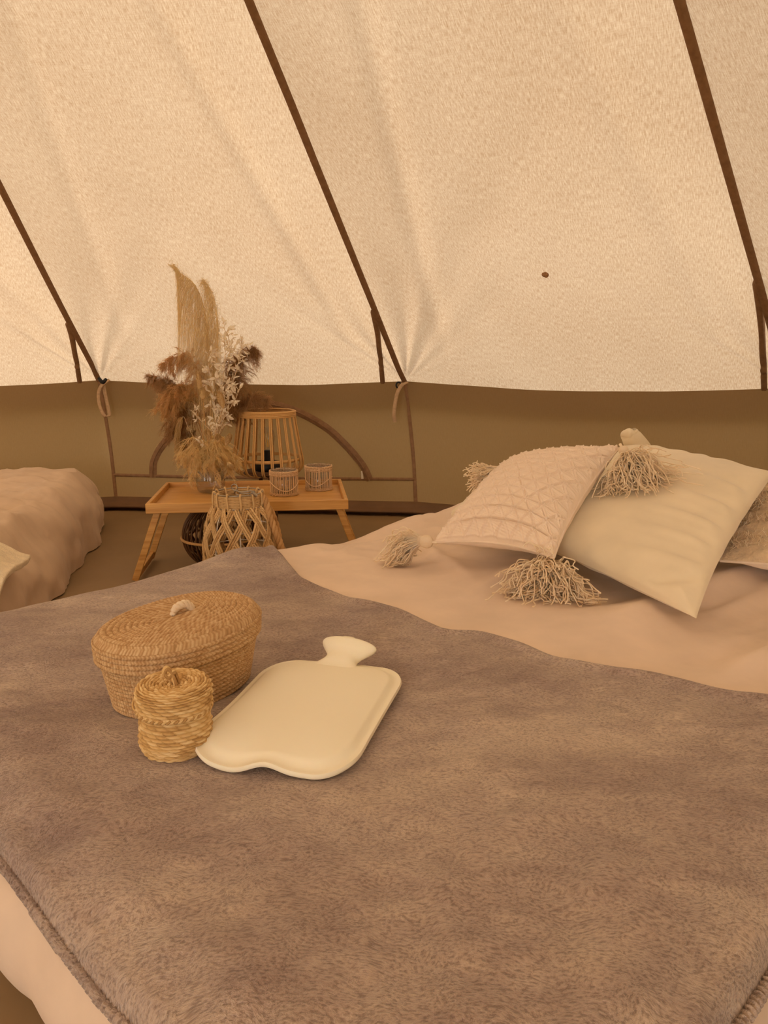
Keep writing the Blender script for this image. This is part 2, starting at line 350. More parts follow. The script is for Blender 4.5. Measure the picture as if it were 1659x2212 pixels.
# stains on the canvas
def stain(px, py, k, w, h, mat, parent, off):
    best = None
    S, R_ = np.meshgrid(np.linspace(0, 1, 200), np.linspace(0, .8, 400), indexing='ij'); P = panel(k, S, R_)
    d = P-np.array([0, 0, CAMZ]); dep = d[..., 1]*cp-d[..., 2]*sp; X = W/2+F*d[..., 0]/dep; Y = H/2-F*(d[..., 1]*sp+d[..., 2]*cp)/dep
    i = np.unravel_index(np.argmin((X-px)**2+(Y-py)**2), X.shape); c = P[i]
    n = -c+np.array([0, 0, CAMZ]); n = np.cross(corner3(k+1)-corner3(k), APEX-corner3(k)); n /= np.linalg.norm(n); n = -n if n[2] > 0 else n
    a = np.linspace(0, 2*pi, 20, endpoint=False); e1 = (corner3(k+1)-corner3(k))/side; e2 = np.cross(n, e1); e2 = e2 if e2[2] > 0 else -e2
    rr = np.linspace(.01, 1, 6); wob = 1+.35*vnoise(np.cos(a)*2, np.sin(a)*2, 3)
    P = c+n*.006+(np.cos(a)*wob)[:, None, None]*e1*w*rr[None, :, None]+(np.sin(a)*wob)[:, None, None]*e2*h*rr[None, :, None]
    P = P+n*(.003*(1-rr**2))[None, :, None]
    mb = MB(); mb.grid(P+off, wrap=True); mb.build('canvas_patch', mat, parent)
M['stain'] = m_plain('stain', alb(150, 104, 66), ns=200, namp=.3)
stain(1178, 591, 1, .0095, .013, M['stain'], ceiling, cinv)
# walls
def wall_pt(k, s, t):
    s = np.asarray(s, float); t = np.asarray(t, float)       # t 0 top .. 1 bottom
    top = panel(k, s, s*0, 1.0); bot = corner3(k)*(1-s)[..., None]+corner3(k+1)*s[..., None]; bot = bot+np.array([.05, -.04, 0]); bot[..., 2] = .035
    P = top*(1-t)[..., None]+bot*t[..., None]; out = P[..., :2]-CT; out /= np.linalg.norm(out, axis=-1, keepdims=True)
    bow = .028*np.sin(pi*t)+.012*fbm(s*3+k*5, t*2, 3, 2)*np.sin(pi*t)
    P[..., :2] += out*bow[..., None]; return P
def wallobj(name, ks):
    w = empty(name, (0, 0, 0)); tag(w, kind='structure')
    for k_ in ks:
        hi = -1 <= k_ <= 1; S, T = np.meshgrid(np.linspace(0, 1, 60 if hi else 8), np.linspace(0, 1, 30 if hi else 5), indexing='ij')
        mb = MB(); mb.grid(wall_pt(k_, S, T), np.stack([S*side+k_*3, T*.5], -1)); mb.build('canvas_panel', M['wall'], w)
    return w
def wtape(parent, pts, k_, width, name='seam_tape', mat='tape', off=.004, rag=0):
    """ribbon on wall panel k_, pts in (s,t)"""
    q = spline(np.array([[a, b, 0] for a, b in pts], float), 60 if len(pts) > 2 else 24)[:, :2]
    c = wall_pt(k_, q[:, 0], q[:, 1]); T = np.gradient(c, axis=0); T /= np.linalg.norm(T, axis=1)[:, None]
    inn = CT-c[:, :2]; inn = np.concatenate([inn/np.linalg.norm(inn, axis=1)[:, None], np.zeros((len(c), 1))], 1)
    Bn = np.cross(T, inn); Bn /= np.linalg.norm(Bn, axis=1)[:, None]
    w_ = width*np.ones(len(c))[:, None]
    offs = inn*off*(1+rag*vnoise(np.arange(len(c))*.7, 0, 2))[:, None]
    g = np.stack([c-Bn*w_+inn*.001, c-Bn*w_*.7+offs, c+offs*1.3, c+Bn*w_*.7+offs, c+Bn*w_+inn*.001], 1)
    mb = MB(); mb.grid(g); return mb.build(name, M[mat], parent)
wb = wallobj('wall_back', [-1, 0]); wr_ = wallobj('wall_right', [1, 2, 3, 4]); wl = wallobj('wall_left', [-2, -3, -4, -5]); wf = wallobj('wall_front', [5, 6, 7, 8, -6, -7, -8])
wtape(wb, [(0, 0), (0, .5), (0, 1)], 0, .008); wtape(wr_, [(0, 0), (0, .5), (0, 1)], 1, .0085); wtape(wb, [(0, 0), (0, .5), (0, 1)], -1, .008); wtape(wr_, [(0, 0), (0, 1)], 2, .008)
wtape(wb, [(0.0, .79), (.5, .79), (1, .79)], 0, .007)
win = empty('window_1'); tag(win, kind='structure', label='closed arched window flap with brown zip band in the canvas wall')
arch = [(.135, .80), (.145, .66), (.19, .50), (.27, .33), (.38, .20), (.50, .155), (.62, .20), (.72, .34), (.79, .52), (.835, .68), (.855, .80)]
wtape(win, arch, 0, .017, 'zip_band', 'tape', .006, .8)
wtape(win, arch, 0, .003, 'zip_teeth', 'tape', .011)
zp = wall_pt(0, np.array([.83]), np.array([.74]))[0]
mb = MB(); mb.tubes(np.array([zp+[0, -.02, .012], zp+[.002, -.022, -.002], zp+[.004, -.02, -.022]]), [.003, .0045, .0055], 8, caps=True); mb.build('zip_pull', M['whitewire'], win)
# groundsheet upstand around the wall foot
def upstand(ks, parent):
    for k_ in ks:
        s = np.linspace(0, 1, 70); c = wall_pt(k_, s, s*0+1); inn = CT-c[:, :2]; inn = np.concatenate([inn/np.linalg.norm(inn, axis=1)[:, None], np.zeros((70, 1))], 1)
        n1 = vnoise(s*9+k_*9, 0, 3)[:, None]; n2 = vnoise(s*14+k_*14, 5, 4)[:, None]
        z0 = c.copy(); z0[:, 2] = 0; up = np.array([0, 0, 1.])
        rows = [c+up*.018, c+inn*.012+up*.02, c+inn*(.02+.01*n1)+up*.0, z0+inn*(.024+.01*n2)+up*.026, z0+inn*(.048+.012*n1)+up*(.022+.006*n2), z0+inn*(.050+.02*n2)+up*.013, z0+inn*.02+up*.012, z0+inn*.005-up*.02]
        mb = MB(); mb.grid(np.stack(rows, 1)); mb.build('base_strip', M['mud'], parent)
upstand([-1, 0], wb); upstand([1, 2], wr_); upstand([-2], wl)
# floor
S, T = np.meshgrid(np.linspace(0, 2*pi, 160, endpoint=False), np.linspace(0, 1, 120), indexing='ij')
X = CT[0]+np.cos(S)*T*RT*1.005; Y = CT[1]+np.sin(S)*T*RT*1.005
Z = .006*fbm(X*2.4+Y, Y*5, 3, 4)*sstep(1, .93, T)-.004
mb = MB(); mb.grid(np.stack([X, Y, Z], -1), wrap=True); tag(mb.build('floor', M['groundsheet']), kind='structure')
S, T = np.meshgrid(np.linspace(0, 2*pi, 64, endpoint=False), np.linspace(0, 1, 8)**2, indexing='ij')
mb = MB(); mb.grid(np.stack([CT[0]+np.cos(S)*T*40, CT[1]+np.sin(S)*T*40, -.03+0*S], -1), wrap=True); tag(mb.build('ground', M['grass']), kind='structure')
# toggle straps hanging at corners A and B
def ribbon(pts, w, n=40, wdir=(1, 0, 0), thick=.0018):
    c = spline(pts, n); T = np.gradient(c, axis=0); T /= np.linalg.norm(T, axis=1)[:, None]; wd_ = np.array(wdir, float)
    B_ = wd_-(T*wd_).sum(1)[:, None]*T; B_ /= np.linalg.norm(B_, axis=1)[:, None]; N_ = np.cross(T, B_)
    g = np.stack([c-B_*w+N_*thick, c+B_*w+N_*thick, c+B_*w-N_*thick, c-B_*w-N_*thick], 0)
    mb = MB(); mb.grid(g.transpose(0, 1, 2), wrap=True); return mb
ca = corner3(0)
st = empty('toggle_strap', (ca[0], ca[1]-.03, ZW)); off = -np.array(st.location)
q = lambda px, py, Y: atY(px, py, Y)+off
Ya = 3.36
ribbon([q(236, 820, Ya), q(220, 832, Ya-.02), q(213, 850, Ya-.02), q(215, 875, Ya-.02), q(224, 896, Ya-.02), q(232, 899, Ya-.015), q(236, 893, Ya), q(229, 860, Ya), q(224, 835, Ya), q(222, 822, Ya+.01)], .007, 60).build('webbing_loop', M['strap'], st)
mb = MB(); mb.tubes(spline([q(214, 818, Ya), q(222, 826, Ya-.02), q(229, 820, Ya)], 12), .008, 8, caps=True); mb.build('toggle', M['black'], st)
tag(st, 'tan webbing loop strap hanging from the left roof corner above the far bed', 'strap')
Yb = 3.24; cb = corner3(1); st2 = empty('toggle_strap', (cb[0], cb[1]-.03, ZW)); off = -np.array(st2.location)
ribbon([q(880, 826, Yb), q(868, 832, Yb-.02), q(858, 850, Yb-.02), q(853, 875, Yb-.02), q(851, 896, Yb-.02), q(853, 912, Yb-.01)], .0075, 50).build('webbing_loop', M['strap'], st2)
a = np.linspace(0, 2*pi, 20, endpoint=False); c = q(861, 832, Yb-.01)
mb = MB(); mb.tubes(c+np.stack([np.cos(a)*.010, 0*a, np.sin(a)*.012], -1), .0035, 8, closed=True); mb.build('toggle', M['black'], st2)
tag(st2, 'tan webbing strap with black ring hanging right of the arched window', 'strap')
# ------------------------------------------------------------------ main bed (local axes u along, v across at 45 degrees)
C45 = math.sqrt(.5)
def uv2xy(u, v): return (u+v)*C45, (u-v)*C45
def xy2uv(x, y): return (x+y)*C45, (x-y)*C45
U0, U1, V0, V1, HB = .200, 2.15, -1.635, -.150, .20
def rsdf(u, v, u0, u1, v0, v1, rc):
    du = np.minimum(u-u0, u1-u); dvv = np.minimum(v-v0, v1-v)
    a = rc-du; b = rc-dvv
    return np.where((a > 0) & (b > 0), rc-np.sqrt(np.maximum(a, 0)**2+np.maximum(b, 0)**2), np.minimum(du, dvv))
def gs(u, v, cu, cv, su, sv, ang=0):
    c, s = math.cos(ang), math.sin(ang); a = (u-cu)*c+(v-cv)*s; b = -(u-cu)*s+(v-cv)*c
    return np.exp(-(a/su)**2-(b/sv)**2)
def bed_z(u, v, folds=1.0):
    d = rsdf(u, v, U0, U1, V0, V1, .14); e = np.clip(d/.10, 0, 1); z = .09+(HB-.09)*np.sqrt(np.clip(1-(1-e)**2, 0, 1))
    e2 = sstep(0, .1, d)
    z = z-.020*np.exp(-np.maximum(v-V0, 0)/.22)*(1-sstep(1.25, 1.6, u))
    z = z+e2*(.022*gs(u, v, 1.05, -1.56, .10, .10)-.035*gs(u, v, 1.48, -1.62, .17, .16)+.02*gs(u, v, 1.9, -1.5, .2, .14)
        -.012*gs(u, v, .85, -1.0, .3, .3)+.010*fbm(u*3.1, v*3.1, 4, 3)-.02*gs(u, v, .55, -.1, .35, .12))
    if folds is not None:
        m = sstep(1.05, 1.3, u)*e2
        f = .030*(.22-np.abs(fbm(u*5+v*2, v*6-u*2, 61, 3)))*sstep(-1.0, -1.3, v)+.034*fbm(u*1.6+v*.9, v*9.5-u*1.6, 9, 3)*sstep(-1.3, -.5, v) + .016*fbm(u*4+9, v*4, 12, 3)+.022*fbm(u*9, v*5+u*3, 16, 3)*sstep(1.5, 1.8, u)*(1-sstep(-1.3, -1.1, v))
        f = f+.022*gs(u, v, 1.62, -.62, .42, .03, .14)-.016*gs(u, v, 1.62, -.70, .4, .03, .1)+.026*gs(u, v, 1.45, -.36, .35, .03, .2)-.018*gs(u, v, 1.5, -.43, .35, .03, .16)+.022*gs(u, v, 1.42, -.24, .3, .03, .05)-.016*gs(u, v, 1.42, -.30, .3, .025, .05)
        f = f+.010*gs(u, v, 1.38, -.98, .25, .02, -.1)+.012*gs(u, v, 1.42, -1.24, .02, .2, .5)
        z = z+m*f
    return z
def edgegrid(lo, hi, n, pad=.12, frac=.22):
    k = int(n*frac); a = lo+pad*np.linspace(0, 1, k)**1.8; b = np.linspace(lo+pad, hi-pad, n-2*k+2)[1:-1]; c = hi-pad*np.linspace(1, 0, k)**1.8
    return np.concatenate([a, b, c])
def clampgrid(u, v, u0, u1, v0, v1, rc):
    cu = np.clip(u, u0+rc, u1-rc); cv = np.clip(v, v0+rc, v1-rc); du = u-cu; dvv = v-cv; l = np.sqrt(du**2+dvv**2)
    k = np.where((du != 0) & (dvv != 0) & (l > rc), rc/np.maximum(l, 1e-9), 1)
    return cu+du*k, cv+dvv*k
ug = edgegrid(U0, U1, 420); vg = edgegrid(V0, V1, 340); U, V = np.meshgrid(ug, vg, indexing='ij')
Uc, Vc = clampgrid(U, V, U0, U1, V0, V1, .14)
Z = bed_z(Uc, Vc); d = rsdf(Uc, Vc, U0, U1, V0, V1, .14)
wob = (1-sstep(0, .1, d))*.022*fbm(Uc*6, Vc*6, 31, 3)        # the duvet side undulates
cu, cv = (U0+U1)/2, (V0+V1)/2
Uo = Uc+wob*np.sign(Uc-cu)*(np.minimum(Uc-U0, U1-Uc) < .1); Vo = Vc+wob*np.sign(Vc-cv)*(np.minimum(Vc-V0, V1-Vc) < .1)
bx, by = uv2xy(cu, cv)
bed = empty('mattress', (bx, by, 0)); tag(bed, 'wide low mattress under smooth beige cotton bedding, foreground bed', 'bed')
X, Y = uv2xy(Uo, Vo); mb = MB(); mb.grid(np.stack([X-bx, Y-by, Z], -1), np.stack([U, V], -1), flip=True)
def brd(g): return np.concatenate([g[:, 0], g[-1, 1:], g[::-1, -1][1:], g[0, ::-1][1:-1]])
ru, rv, rz = brd(Uo), brd(Vo), brd(Z); nu_ = ru-np.clip(ru, U0+.14, U1-.14); nv_ = rv-np.clip(rv, V0+.14, V1-.14); ln_ = np.hypot(nu_, nv_)+1e-9; nu_ /= ln_; nv_ /= ln_; sk = []
for q_ in np.linspace(0, 1, 12):
    ins = .085*(1-math.sqrt(1-q_**2)) if q_ < 1 else .085; zz_ = rz*(1-q_)+.004*q_; x_, y_ = uv2xy(ru-nu_*ins, rv-nv_*ins); sk.append(np.stack([x_-bx, y_-by, zz_], -1))
mb.grid(np.stack(sk, 1), wrap=True); mb.build('duvet_cover', M['sheet'], bed)
mb = MB(); mb.box((0, 0, .05), (1.7, 1.28, .08), np.array([[C45, C45, 0], [C45, -C45, 0], [0, 0, 1]])); mb.build('mattress_core', M['sheet'], bed, bevel=.02)
# throw blanket
TH = .008
hem_px = [(470, 1214), (520, 1196), (556, 1193), (600, 1203), (655, 1248), (760, 1292), (880, 1320), (925, 1342), (970, 1364), (1040, 1362), (1130, 1388), (1200, 1420), (1270, 1432), (1400, 1450), (1560, 1490), (1659, 1500), (1760, 1520)]
def onsurf(px, py, f):
    d = ray(px, py); ts = np.linspace(.3, 4, 4000); P = np.array([0, 0, CAMZ])+ts[:, None]*d; u, v = xy2uv(P[:, 0], P[:, 1])
    hit = np.where((P[:, 2] < f(u, v)) & (u > U0) & (v > V0) & (v < V1+.3) & (u < U1+.3))[0]
    return P[hit[0]] if len(hit) else None
def throw_z(u, v): return bed_z(u, v, None)+TH+.004*fbm(u*9, v*9, 21, 2)+.006*fbm(u*4.5+3, v*7, 25, 2)
hp = []
for p in hem_px[4:]:
    r_ = onsurf(p[0], p[1], throw_z)
    if r_ is not None: hp.append(xy2uv(r_[0], r_[1]))
hp = sorted(hp, key=lambda a: a[1]); hv = np.array([a[1] for a in hp]); hu = np.array([a[0] for a in hp])
print('hem', [(round(a, 3), round(b, 3)) for a, b in hp])
_k = hv > V0+.10; hv = hv[_k]; hu = hu[_k]; hv = np.concatenate([[V0, V0+.03, V0+.07], hv]); hu = np.concatenate([[1.10, 1.13, 1.165], hu])
_g = np.linspace(V0, -.1, 400); _h_ = np.interp(_g, hv, hu); _kk = np.exp(-(np.arange(-30, 31)/5.)**2); _kk /= _kk.sum(); _h_ = np.convolve(np.pad(_h_, 30, mode='edge'), _kk, 'valid')
def hem_u(v): return np.interp(v, _g, _h_)
def foot_u(v): return .218+.008*vnoise(v*5, 0, 3)+.10*sstep(-1.2, -1.7, v)*0
nv, nu = 400, 460
vv = np.concatenate([V0+.004+.11*np.linspace(0, 1, 60)**1.7, np.linspace(V0+.114, -.170, nv-60)[1:]])
rows = []; tt = np.linspace(0, 1, nu)
VV, TT = np.meshgrid(vv, tt, indexing='ij'); u_lo = foot_u(VV); u_hi = hem_u(VV); UU = u_lo+(u_hi-u_lo)*TT
ZZ = throw_z(UU, VV)
for dd in (u_hi-UU, UU-u_lo, VV-vv[0]+.03, -.170-VV):           # rounded, slightly lifted hems
    ZZ = ZZ+.006*np.exp(-((dd-.014)/.010)**2)-.016*(1-sstep(0, .008, dd))
X, Y = uv2xy(UU, VV)
mb = MB(); mb.grid(np.stack([X, Y, ZZ], -1), np.stack([UU, VV], -1), flip=False)
tx, ty = uv2xy(.7, -.95); mb.v[0] = mb.v[0]-np.array([tx, ty, HB])
throw = mb.build('throw_blanket', M['fleece']); throw.location = (tx, ty, HB)
tag(throw, 'mauve brown fleece throw spread over the foot of the foreground bed', 'blanket')
# whip-stitched hem along foot and near side
def hemtube(u, v, parent, seed):
    n = 900; t = np.linspace(0, 1, n); u_ = np.interp(t, np.linspace(0, 1, len(u)), u); v_ = np.interp(t, np.linspace(0, 1, len(v)), v)
    L = np.sum(np.hypot(np.diff(u_), np.diff(v_))); ph = t*L/.007*2*pi
    x, y = uv2xy(u_, v_); z = throw_z(u_, v_)-.004
    mb = MB(); mb.tubes(np.stack([x-tx, y-ty, z-HB], -1), .0046+.0016*np.sin(ph)+.001*vnoise(t*300, 0, seed), 8); return mb.build('stitched_hem', M['fleece'], parent)
v_ = np.linspace(V0+.06, -.170, 200); hemtube(foot_u(v_)+.002, v_, throw, 3)
hemtube(np.linspace(foot_u(-.170), hem_u(-.170), 100), np.full(100, -.167), throw, 4)
# ------------------------------------------------------------------ left bed
LO = np.array([-.865, 1.60]); la = math.radians(9.6)
l2 = np.array([-math.sin(la), math.cos(la)]); l1 = np.array([-math.cos(la), -math.sin(la)])     # l2 away from camera, l1 to the left
LL, LW, HL = 1.60, 1.25, .235
def lz(a, b):
    d = rsdf(a, b, 0, LW, 0, LL, .16); e = np.clip(d/.15, 0, 1); z = HL*np.sqrt(np.clip(1-(1-e)**2.2, 0, 1)); e2 = sstep(0, .12, d)
    wr = .024*(.2-np.abs(fbm(a*6+b*2, b*6-a*3, 71, 3)))+.030*fbm(a*4, b*4, 41, 3)+.014*np.abs(fbm(a*9+b*3, b*9-a*4, 43, 3))*2*gs(a, b, .22, .75, .25, .5)
    return z+e2*(wr-.01*gs(a, b, .5, 1.1, .3, .2))
ag = edgegrid(0, LW, 260, .17, .35); bg_ = edgegrid(0, LL, 320, .17, .25); A_, B_ = np.meshgrid(ag, bg_, indexing='ij'); A_, B_ = clampgrid(A_, B_, 0, LW, 0, LL, .16)
Z = lz(A_, B_); d = rsdf(A_, B_, 0, LW, 0, LL, .16)
wob = (1-sstep(0, .16, d))*(.045*fbm(B_*3.5, Z*5, 51, 3)+.012*np.abs(fbm(B_*16, Z*6, 52, 2)))
A_ = A_-wob*(A_ < .16); B_ = B_+wob*(B_ > LL-.16)
LC = LO+l1*LW/2+l2*LL/2
P = np.stack([LO[0]+A_*l1[0]+B_*l2[0]-LC[0], LO[1]+A_*l1[1]+B_*l2[1]-LC[1], Z], -1)
lbed = empty('mattress', (LC[0], LC[1], 0)); tag(lbed, 'smaller mattress with crumpled beige bedding by the left wall', 'bed')
mb = MB(); mb.grid(P); mb.build('duvet_cover', M['sheet2'], lbed)
# terry blanket corner on left bed
a = np.linspace(-.012, .75, 120); b = np.linspace(.02, .30, 60); A_, B_ = np.meshgrid(a, b, indexing='ij'); B_ = B_-.10*A_
Z = lz(np.maximum(A_, .17), np.maximum(B_, .17))-.004+.008*fbm(A_*12, B_*12, 5, 3)-.05*(1-sstep(-.02, .10, A_))-.03*(1-sstep(.0, .12, B_))
P = np.stack([LO[0]+A_*l1[0]+B_*l2[0], LO[1]+A_*l1[1]+B_*l2[1], Z], -1); c = P[60, 30].copy(); c[2] -= .02
mb = MB(); mb.grid(P-c); o = mb.build('folded_blanket', M['terry'], solid=.016, bevel=.006); o.location = c
tag(o, 'cream terry blanket lying on the corner of the left bed', 'blanket')
# ------------------------------------------------------------------ pillows
def bil(C, s, t):      # C: BL, BR, TR, TL ; s,t in -1..1
    a, b = (s+1)/2, (t+1)/2; C = [np.array(c, float) for c in C]
    a = a[..., None]; b = b[..., None]
    return C[0]*(1-a)*(1-b)+C[1]*a*(1-b)+C[2]*a*b+C[3]*(1-a)*b
def pillow_pts(C, T, n, m, pinch=.07, pw=.5, up=1.0, dn=1.0, seed=0, wr=.004, disp=None):
    s, t = np.meshgrid(np.sin(np.linspace(-pi/2, pi/2, n))*.35+np.linspace(-1, 1, n)*.65, np.sin(np.linspace(-pi/2, pi/2, m))*.35+np.linspace(-1, 1, m)*.65, indexing='ij')
    s2 = s*(1-pinch*(1-t**2)); t2 = t*(1-pinch*(1-s**2))
    P = bil(C, s2, t2); N = np.cross(np.array(C[1])-C[0], np.array(C[3])-C[0]); N = N/np.linalg.norm(N); N = N if N[2] > 0 else -N
    h = np.clip((1-s**2)*(1-t**2), 0, 1)**pw
    edge = np.clip(1-h, 0, 1)
    th = np.arctan2(t, s)
    w1 = wr*np.sin(th*19+4*vnoise(s*2+5, t*2, seed))*sstep(.75, 1.0, np.maximum(abs(s), abs(t))+.0)*np.clip(h*5, 0, 1)*2.2+wr*1.2*fbm(s*3, t*3, seed, 3)*h
    top = P+N*((h*T/2*up)+w1)[..., None]
    if disp is not None:
        ga, gb = np.gradient(top, axis=0), np.gradient(top, axis=1); NN = np.cross(ga, gb); NN /= np.linalg.norm(NN, axis=-1, keepdims=True)+1e-12; NN = NN*np.sign(np.sum(NN[n//2, m//2]*N))
        top = top+NN*(disp(s, t)*sstep(0, .03, 1-np.maximum(np.abs(s), np.abs(t))))[..., None]
    bot = P-N*((h*T/2*dn)+w1*.6)[..., None]
    return top, bot, s, t, N
def make_tassel(root, base, dirv, headr, length, spread, nst, parent_off, seed, droop_z, messy=.5, flat=None):
    r = np.random.default_rng(seed); dirv = np.array(dirv, float); dirv /= np.linalg.norm(dirv); base = np.array(base, float)
    hc = base+dirv*headr*1.1
    mb = MB()
    a = np.linspace(0, pi, 12); prof = np.stack([np.sin(a)*headr*(1+.15*np.cos(a)), -np.cos(a)*headr*1.15], -1)
    q = Vector(dirv).to_track_quat('Z', 'Y').to_matrix(); Mq = np.array(q)
    sg = 24; an = np.arange(sg)*2*pi/sg; P = np.stack([np.cos(an)[:, None]*prof[None, :, 0]*(1+.04*np.sin(an*8))[:, None], np.sin(an)[:, None]*prof[None, :, 0], np.broadcast_to(prof[None, :, 1], (sg, 12))], -1)
    P = P@Mq.T+hc; mb.grid(P-parent_off, wrap=True)
    mb.tubes(np.array([base-dirv*.012, base, base+dirv*headr*.6])-parent_off, .0035, 8)
    for j in range(5):   # binding
        c0 = hc+dirv*headr*(.55+.12*j); a2 = np.linspace(0, 2*pi, 20, endpoint=False); rr = headr*.72
        mb.tubes(c0+(np.cos(a2)[:, None]*Mq[:, 0]+np.sin(a2)[:, None]*Mq[:, 1])*rr-parent_off, .0012, 5, closed=True)
    head = mb.build('tassel', M['yarn'], root)
    K = 20; t = np.linspace(0, 1, K); nst = int(nst*1.0)
    az = r.uniform(0, 2*pi, nst); rad = np.sqrt(r.uniform(0, 1, nst)); ln = length*r.uniform(.72, 1.12, nst)
    side1, side2 = Mq[:, 0], Mq[:, 1]
    lat = (np.cos(az)[:, None]*side1+np.sin(az)[:, None]*side2)
    st0 = hc+dirv*headr*.9+lat*(rad*headr*.55)[:, None]
    Pn = np.empty((nst, K, 3)); wav = r.normal(0, 1, (nst, 6, 3)); ph = r.uniform(0, 2*pi, (nst, 3))
    for k_ in range(K):
        tk = t[k_]
        p = st0+dirv*(ln*tk*(1-.25*rad*tk))[:, None]+lat*(rad*spread*(tk**.75))[:, None]
        jit = np.stack([np.sin(ph[:, i]+tk*(11+6*wav[:, 0, i]))*.0036*min(1, tk*2)+wav[:, 1, i]*.010*tk+wav[:, 2, i]*.006*tk**2 for i in range(3)], -1)
        p = p+jit*messy*2*min(1, tk*2.5); Pn[:, k_] = p
    if droop_z is not None:
        for k_ in range(K):
            p = Pn[:, k_]; p[:, 2] -= .06*t[k_]**2*(ln/length)*(.35 if flat else 1)
            zmin = droop_z(p[:, 0], p[:, 1])+.003+np.abs(wav[:, 3, 0])*.010
            p[:, 2] = np.maximum(p[:, 2], zmin); Pn[:, k_] = p
    rad_ = np.where(t < .85, .00125, .0012+.0003*(t-.85)/.15)
    mb = MB(); mb.tubes(Pn-parent_off, rad_[None, :], 5, tone=r.uniform(0, 1, nst)); f = mb.build('fringe', M['yarn'], head); f['kind'] = 'stuff'
    return head
def bedxy(x, y): u, v = xy2uv(x, y); return bed_z(u, v)
# cream big pillow
CB = [np.array([.565, 1.335, .235]), np.array([.915, 1.74, .405]), np.array([.775, 2.32, .43]), np.array([.205, 1.985, .275])]
CB = [atZ(1504, 1336, .225), atY(1672, 1022, 1.80), atY(1372, 962, 2.34), atZ(974, 1104, .285)]
def wr_c(s, t): # drawn creases from the near right edge
    z = 0
    for (c, w_, am, an) in ((-.55, .05, .007, .3), (-.30, .06, .006, .2), (-.05, .05, .006, .1), (.25, .06, .007, -.05), (.5, .06, .006, -.1)):
        z = z+am*np.exp(-((t*0+s-1)/.55)**2)*(np.exp(-((t-c-an*(1-s))/w_)**2)-.7*np.exp(-((t-c-.09-an*(1-s))/w_)**2))
    return z
# corners order BL=bottom, BR=right, TR=top, TL=left ; s runs bottom->right, t runs toward the far side
top, bot, s, t, N = pillow_pts(CB, .14, 150, 170, .055, .42, 1.0, .55, 5, .0012, lambda s, t: 0.0*s+.0)
# creases along the side bottom->right (t=-1 edge) 
cre = 0
for (c, w_, am, an) in ((-.62, .05, .006, .35), (-.38, .045, .006, .3), (-.15, .05, .007, .25), (.12, .05, .007, .2), (.42, .06, .007, .1)):
    dt = (t+1); cre = cre+am*np.exp(-(dt/.5)**2)*sstep(0, .12, dt)*(np.exp(-((s-c+an*dt)/w_)**2)-.7*np.exp(-((s-c-.09+an*dt)/w_)**2))
cd_ = (s+1)+(t+1)
cre = cre-.006*np.exp(-((cd_-.34-.05*(s-t))/.05)**2)*sstep(-1, -.93, np.minimum(s, t))+.010*np.exp(-((cd_-.18)/.09)**2)
cre = cre*sstep(0, .12, 1-np.maximum(np.abs(s), np.abs(t)))
top = top+N*cre[..., None]
cen = np.mean(CB, 0); cen[2] = .2
pc = empty('pillow', cen); tag(pc, 'large plain cream pillow with floppy corner, behind the tasselled cushion', 'pillow')
def clampbed(P, eps=.004):
    P = P.copy(); zb = bedxy(P[..., 0], P[..., 1])+eps; P[..., 2] = np.maximum(P[..., 2], zb); return P
mb = MB(); mb.grid(clampbed(top)-cen); mb.grid(clampbed(bot, .002)-cen, flip=True); mb.build('pillowcase', M['cream'], pc)
def ear(path, widths, thick, parent, off, mat, wdir):
    c = spline(path, 24); n = len(c); T_ = np.gradient(c, axis=0); T_ /= np.linalg.norm(T_, axis=1)[:, None]; w_ = np.interp(np.linspace(0, 1, n), np.linspace(0, 1, len(widths)), widths)
    wd_ = np.array(wdir, float); B_ = wd_-(T_@wd_)[:, None]*T_; B_ /= np.linalg.norm(B_, axis=1)[:, None]; N_ = np.cross(T_, B_); a = np.arange(20)*2*pi/20
    g = c[None]+(np.cos(a)[:, None, None]*B_[None]*w_[None, :, None])+(np.sin(a)[:, None, None]*N_[None]*np.minimum(w_*.6, thick)[None, :, None]*(1+.35*np.sin(a*3))[:, None, None])
    mb = MB(); mb.grid(g-off, wrap=True); return mb.build('corner_flap', mat, parent)
ear([atY(1392, 990, 2.26), atY(1380, 968, 2.25), atY(1366, 948, 2.24), atY(1360, 938, 2.24), atY(1358, 934, 2.235), atY(1357, 930, 2.24)], [(.036-.016*x)*math.sqrt(max(.01, 1-max(0, (x-.72)/.28)**2.4)) for x in np.linspace(0, 1, 24)], .014, pc, cen, M['cream'], (1, 0, 0))
def PB(px, py, dz=.012): p = atZ(px, py, .21); p = atZ(px, py, float(bedxy(p[0], p[1]))+dz); return p
ear([atZ(1030, 1100, .30), atZ(1008, 1108, .285), atZ(994, 1110, .278), atZ(984, 1112, .272), atZ(981, 1113, .27)], [.05, .036, .024, .018, .003], .02, pc, cen, M['cream'], (0, .4, 1))
# embossed tasselled cushion: corners BL, BR, TR, TL
CE = [atZ(938, 1172, .262), atZ(1196, 1206, .290), atY(1338, 968, 1.86), atY(1100, 1003, 2.03)]
def emboss(s, t):
    X = (s+1)/2*.31; Y = (t+1)/2*.46; a = .040; z = 0
    X = X+.0015*vnoise(X*40, Y*40, 3); Y = Y+.0015*vnoise(X*40, Y*40, 8)
    h_ = a*math.sqrt(3)/2
    for (nx, ny, am) in ((0, 1, 1.9), (math.sin(pi/3), .5, .9), (math.sin(pi/3), -.5, 1.5)):
        q_ = (X*nx+Y*ny)/h_; d = np.abs(q_-np.round(q_))*h_
        z = z+am*(.0026*np.exp(-((d-.0036)/.0016)**2)-.0026*np.exp(-(d/.0015)**2))
    return z+.0005*np.sin(Y*1200+X*300)
top, bot, s, t, N = pillow_pts(CE, .150, 320, 440, .125, .47, 1.08, .80, 8, .0005, emboss)
